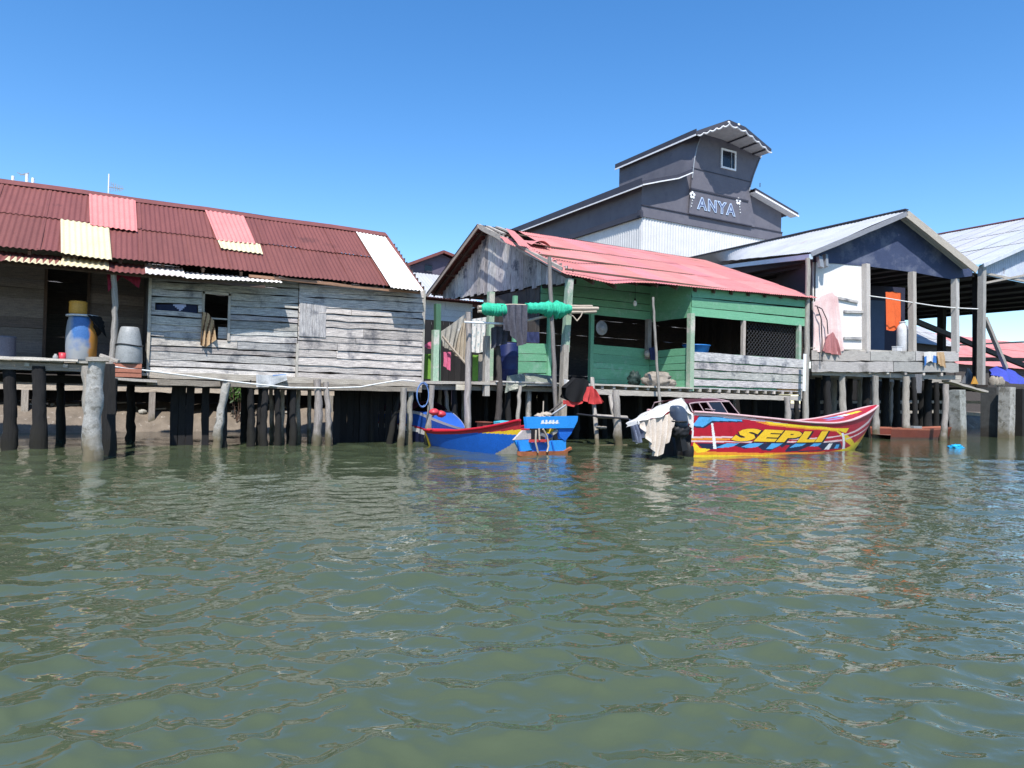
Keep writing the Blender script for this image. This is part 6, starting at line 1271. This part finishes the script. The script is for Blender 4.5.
# ================================================================== OPEN SHED AT THE RIGHT EDGE
SY = 16.4; eS = PY(975, 265, SY); rS = PY(1121, 201.5, SY); SBK = 30.0
H7 = thing('open_shed', 'open sided shed with pale galvanised roof at the right edge', 'shed', (eS.x + 2, SY, 0))
b = MB(); sheets(b, (eS.x, SBK, eS.z), (eS.x, SY - .3, eS.z), (rS.x, SBK, rS.z), (rS.x, SY - .3, rS.z), 12, 3, .15, tn=.06); RX7 = rS.x + 3.5; RZ7 = rS.z - 3.5 * (rS.z - eS.z) / (rS.x - eS.x); b.corr((RX7, SY - .3, RZ7), (RX7, SBK, RZ7), (rS.x, SY - .3, rS.z), (rS.x, SBK, rS.z), .15, .012, 4); rf7 = b.build('roof', GALV, H7)
b = MB(); b.bar((rS.x, SY - .3, rS.z + .04), (rS.x, SBK, rS.z + .04), .4, .06, Z); b.build('ridge_cap', mat('plum_ridge', (.2, .08, .1), .6), rf7)
b = MB(); b.bar((eS.x, SY - .34, eS.z - .06), (rS.x, SY - .34, rS.z - .06), .05, .16, Z); b.build('fascia', mat('pale_fascia', (.6, .63, .68), .6), rf7)
zG = PY(985, 273, SY).z
b = MB(); xs_ = np.linspace(eS.x + .3, 2 * rS.x - eS.x - .3, 160)
def zg7(x): return eS.z + (rS.z - eS.z) * (1 - abs(x - rS.x) / (rS.x - eS.x)) - .1
b.grid(lambda u, v: (lambda x: V((x, SY + .018 * math.sin(x * 40), zG + max(.02, zg7(x) - zG) * v)))(eS.x + .3 + (RX7 - .3 - eS.x - .3) * u), 700, 3, smooth=True); b.build('gable_wall', mat('pale_blue_cladding', (.50, .55, .64), .6, (.34, .38, .46), 1.4, .9, stain=(.20, .17, .16), stain_scale=1.2, stain_lo=.6, stain_hi=.72), H7)
b = MB(); cz0, cz1 = zG - .05, zG - .15; cx0_ = eS.x - 2.2; q = PZ(1024, 310, zG - .15); cx1_ = q.x
b.grid(lambda u, v: V((cx0_ + (cx1_ - cx0_) * u, SY + .05 + (SBK - 3 - SY) * v, cz0 + (cz1 - cz0) * u)), 8, 8); cl7 = b.build('ceiling', mat('dull_green_ceiling', (.10, .105, .095), .85, (.065, .068, .06), 1.2, .8), H7)
for k in range(9):
    u = (k + .3) / 9; x = cx0_ + (cx1_ - cx0_) * u; z = cz0 + (cz1 - cz0) * u - .09; b = MB(); b.bar((x, SY + .1, z), (x, SBK - 3, z), .16, .14, Z); b.build('purlin', BLACKWOOD, cl7)
b = MB(); b.bar((eS.x + .4, SY - .05, zG - .04), (cx1_ + 9, SY - .05, zG - .04), .1, .09, Z); b.bar(PY(985, 283, SY - .1), PY(1060, 268, SY - .1), .08, .08, Z); b.build('tie_beam', PALEWOOD, H7)
p7 = lambda px, py: PY(px, py, SY - .15)
a, c = p7(982, 268), p7(981, 392); post('post', H7, c, a, .115, mat('grey_post', (.34, .33, .32), .9, (.2, .2, .19), 3, .9, grain=True, bump=.4), True)
a, c = PY(977, 275, SY + .3), PY(977, 392, SY + .3); post('post', H7, c, a, .13, POSTDARK, True)
a, c = PY(942, 290, 22), PY(942, 352, 22); post('post', H7, V((a.x, 22, .8)), a, .16, POSTDARK, True)
for pa, pb, r, m, yy in (((915, 321), (1040, 372), .12, DARKWOOD, 20.), ((985, 318), (1006, 368), .09, POST, SY + .1), ((958, 345), (1045, 341), .05, POST, 23.)):
    b = MB(); b.bar(PY(*pa, yy), PY(*pb, yy), r * 1.6, r * 2, Z); b.build('brace', m, H7)
b = MB(); b.bar(PY(955, 359, 21), PY(1050, 360, 21), .14, .22, Z); b.build('rail', BROWNWOOD, H7)
zP = PY(1000, 387, SY - .4).z; b = MB(); q = PY(984, 387, SY - .4).x
b.bar((q, SY - .3, zP), (q + 9, SY - .3, zP), .5, .12, Z, (.8, .8, .8), 0, .01)
for k in range(12): b.bar((q, SY + .1 + .4 * k, zP), (q + 9, SY + .1 + .4 * k, zP), .38, .08, Z, tint(.6, 1))
b.build('platform', DARKWOOD, H7)
for px, yy, r, m in ((992, 15.4, .30, mat('dark_concrete', (.075, .075, .075), .9, (.04, .04, .04), 4, .8, tide=(.04, .035, .03))), (1019, 15.6, .22, POSTDARK), (1040, 15.2, .25, CONCRETE), (1030, 19, .2, POSTDARK)):  # the thick first pile has a much darker concrete
    a = PY(px, 440, yy); post('pile', H7, (a.x, yy, -.6), (a.x, yy, zP - .07), r, m, True)
a = PY(1006, 440, 14.7); post('pile', H7, (a.x, 14.7, -.6), (a.x + .05, 14.7, zP - .06), .21, CONCRETE, True)
b = MB(); b.bar(PY(930, 411, 19), PY(1000, 416, 19), .1, .16, Z, None, 0, .01); b.bar(PY(960, 402, 19.5), PY(1000, 403, 19.5), .1, .14, Z, None, 0, .01); b.build('cross_brace', PALEWOOD, H7)
b = MB(); c = PY(1006, 380, SY - .25)
b.cloth([PY(x, y, SY + .3) for x, y in ((989, 370), (996, 366), (1005, 367), (1016, 372), (1026, 380))], [PY(x, y, SY - .5) for x, y in ((990, 374), (999, 377), (1008, 383), (1018, 384), (1028, 384))], 40, 20, 4, .07, -Y)
b.cloth([PY(x, y, SY + .3) for x, y in ((989, 370), (996, 366), (1005, 367), (1016, 372), (1026, 380))], [PY(x, y, SY + 1.2) for x, y in ((989, 381), (996, 381), (1005, 381), (1016, 382), (1026, 383))], 30, 10, 4, .04, Y)
tag(b.build('tarpaulin', BLUETARP, None, c), 'violet blue tarpaulin heaped on the platform at the right edge', 'tarpaulin')
b = MB(); c = PY(998, 380, SY - .5)
for k in range(4): b.blob((c.x - .35 + k * .22, SY - .45, zP + .2), (.12, .16, .24), .25, 3, 16, 12, seed=k + 2, flat=.2)
tag(b.build('sack', BAG, None, c), 'tan sacks stacked in front of the violet blue tarpaulin', 'sacks')
b = MB(); b.bar(PY(946, 381, 15.2), PY(984, 392, 15.0), .34, .07, Z, None, 0, .02); tag(b.build('plank', PALEWOOD, None, PY(960, 385, 15.2)), 'sloping weathered gangplank between porch and right platform', 'plank')
b = MB(); P = [PY(962, 383, 17), PY(969, 368, 17), PY(974, 376, 17), PY(973, 385, 17)]; b.face(P); b.face([p + Y * .05 for p in P][::-1]); tag(b.build('metal_sheet', GREYMETAL, None, P[0]), 'grey sheet metal scrap propped behind the gangplank', 'sheet')
b = MB(); P = [PY(972, 384, 16.2), PY(975, 376, 16.2), PY(978.5, 384, 16.2)]; b.face(P); b.face([p + Y * .05 for p in P][::-1]); tag(b.build('yellow_scrap', YELLOWPL, None, P[0]), 'small yellow triangle of plastic beside the shed post', 'scrap')
# ================================================================== FAR HOUSES BEHIND THE SHED
def far_house(name, label, px0, px1, ye, yr, Yd, rm, dep=4.5, drop=2.6):
    a, c = PY(px0, ye, Yd), PY(px1, ye, Yd); r0 = PY(px0, yr, Yd + dep); z0, z1 = a.z, r0.z
    o = thing(name, label, 'house', ((a.x + c.x) / 2, Yd, .6))
    b = MB(); sheets(b, (a.x, Yd, z0), (c.x, Yd, z0), (a.x, Yd + dep, z1), (c.x, Yd + dep, z1), 8, 3, .2, tn=.08); b.corr((c.x, Yd + 2 * dep, z0), (a.x, Yd + 2 * dep, z0), (c.x, Yd + dep, z1), (a.x, Yd + dep, z1), .2, .02, 3); b.build('roof', rm, o)
    b = MB(); e = .35
    for P in ([(a.x + e, Yd + e, .4), (c.x - e, Yd + e, .4), (c.x - e, Yd + e, z0 + .1), (a.x + e, Yd + e, z0 + .1)], [(a.x + e, Yd + 2 * dep - e, .4), (c.x - e, Yd + 2 * dep - e, .4), (c.x - e, Yd + 2 * dep - e, z0 + .1), (a.x + e, Yd + 2 * dep - e, z0 + .1)],
              [(a.x + e, Yd + 2 * dep - e, .4), (a.x + e, Yd + e, .4), (a.x + e, Yd + e, z0 + .1), (a.x + e, Yd + dep, z1 - .05), (a.x + e, Yd + 2 * dep - e, z0 + .1)], [(c.x - e, Yd + e, .4), (c.x - e, Yd + 2 * dep - e, .4), (c.x - e, Yd + 2 * dep - e, z0 + .1), (c.x - e, Yd + dep, z1 - .05), (c.x - e, Yd + e, z0 + .1)]): b.face(P)
    b.build('wall', DARKWOOD, o); return o
far_house('pink_roof_house', 'far low house with faded pinkish roof beyond the open shed', 958, 1090, 364, 336, 31, REDROOF)
far_house('grey_roof_house', 'far low house with pale grey roof seen through the porch of the navy gabled house', 885, 962, 340, 323, 28.5, GALV, 3.0)
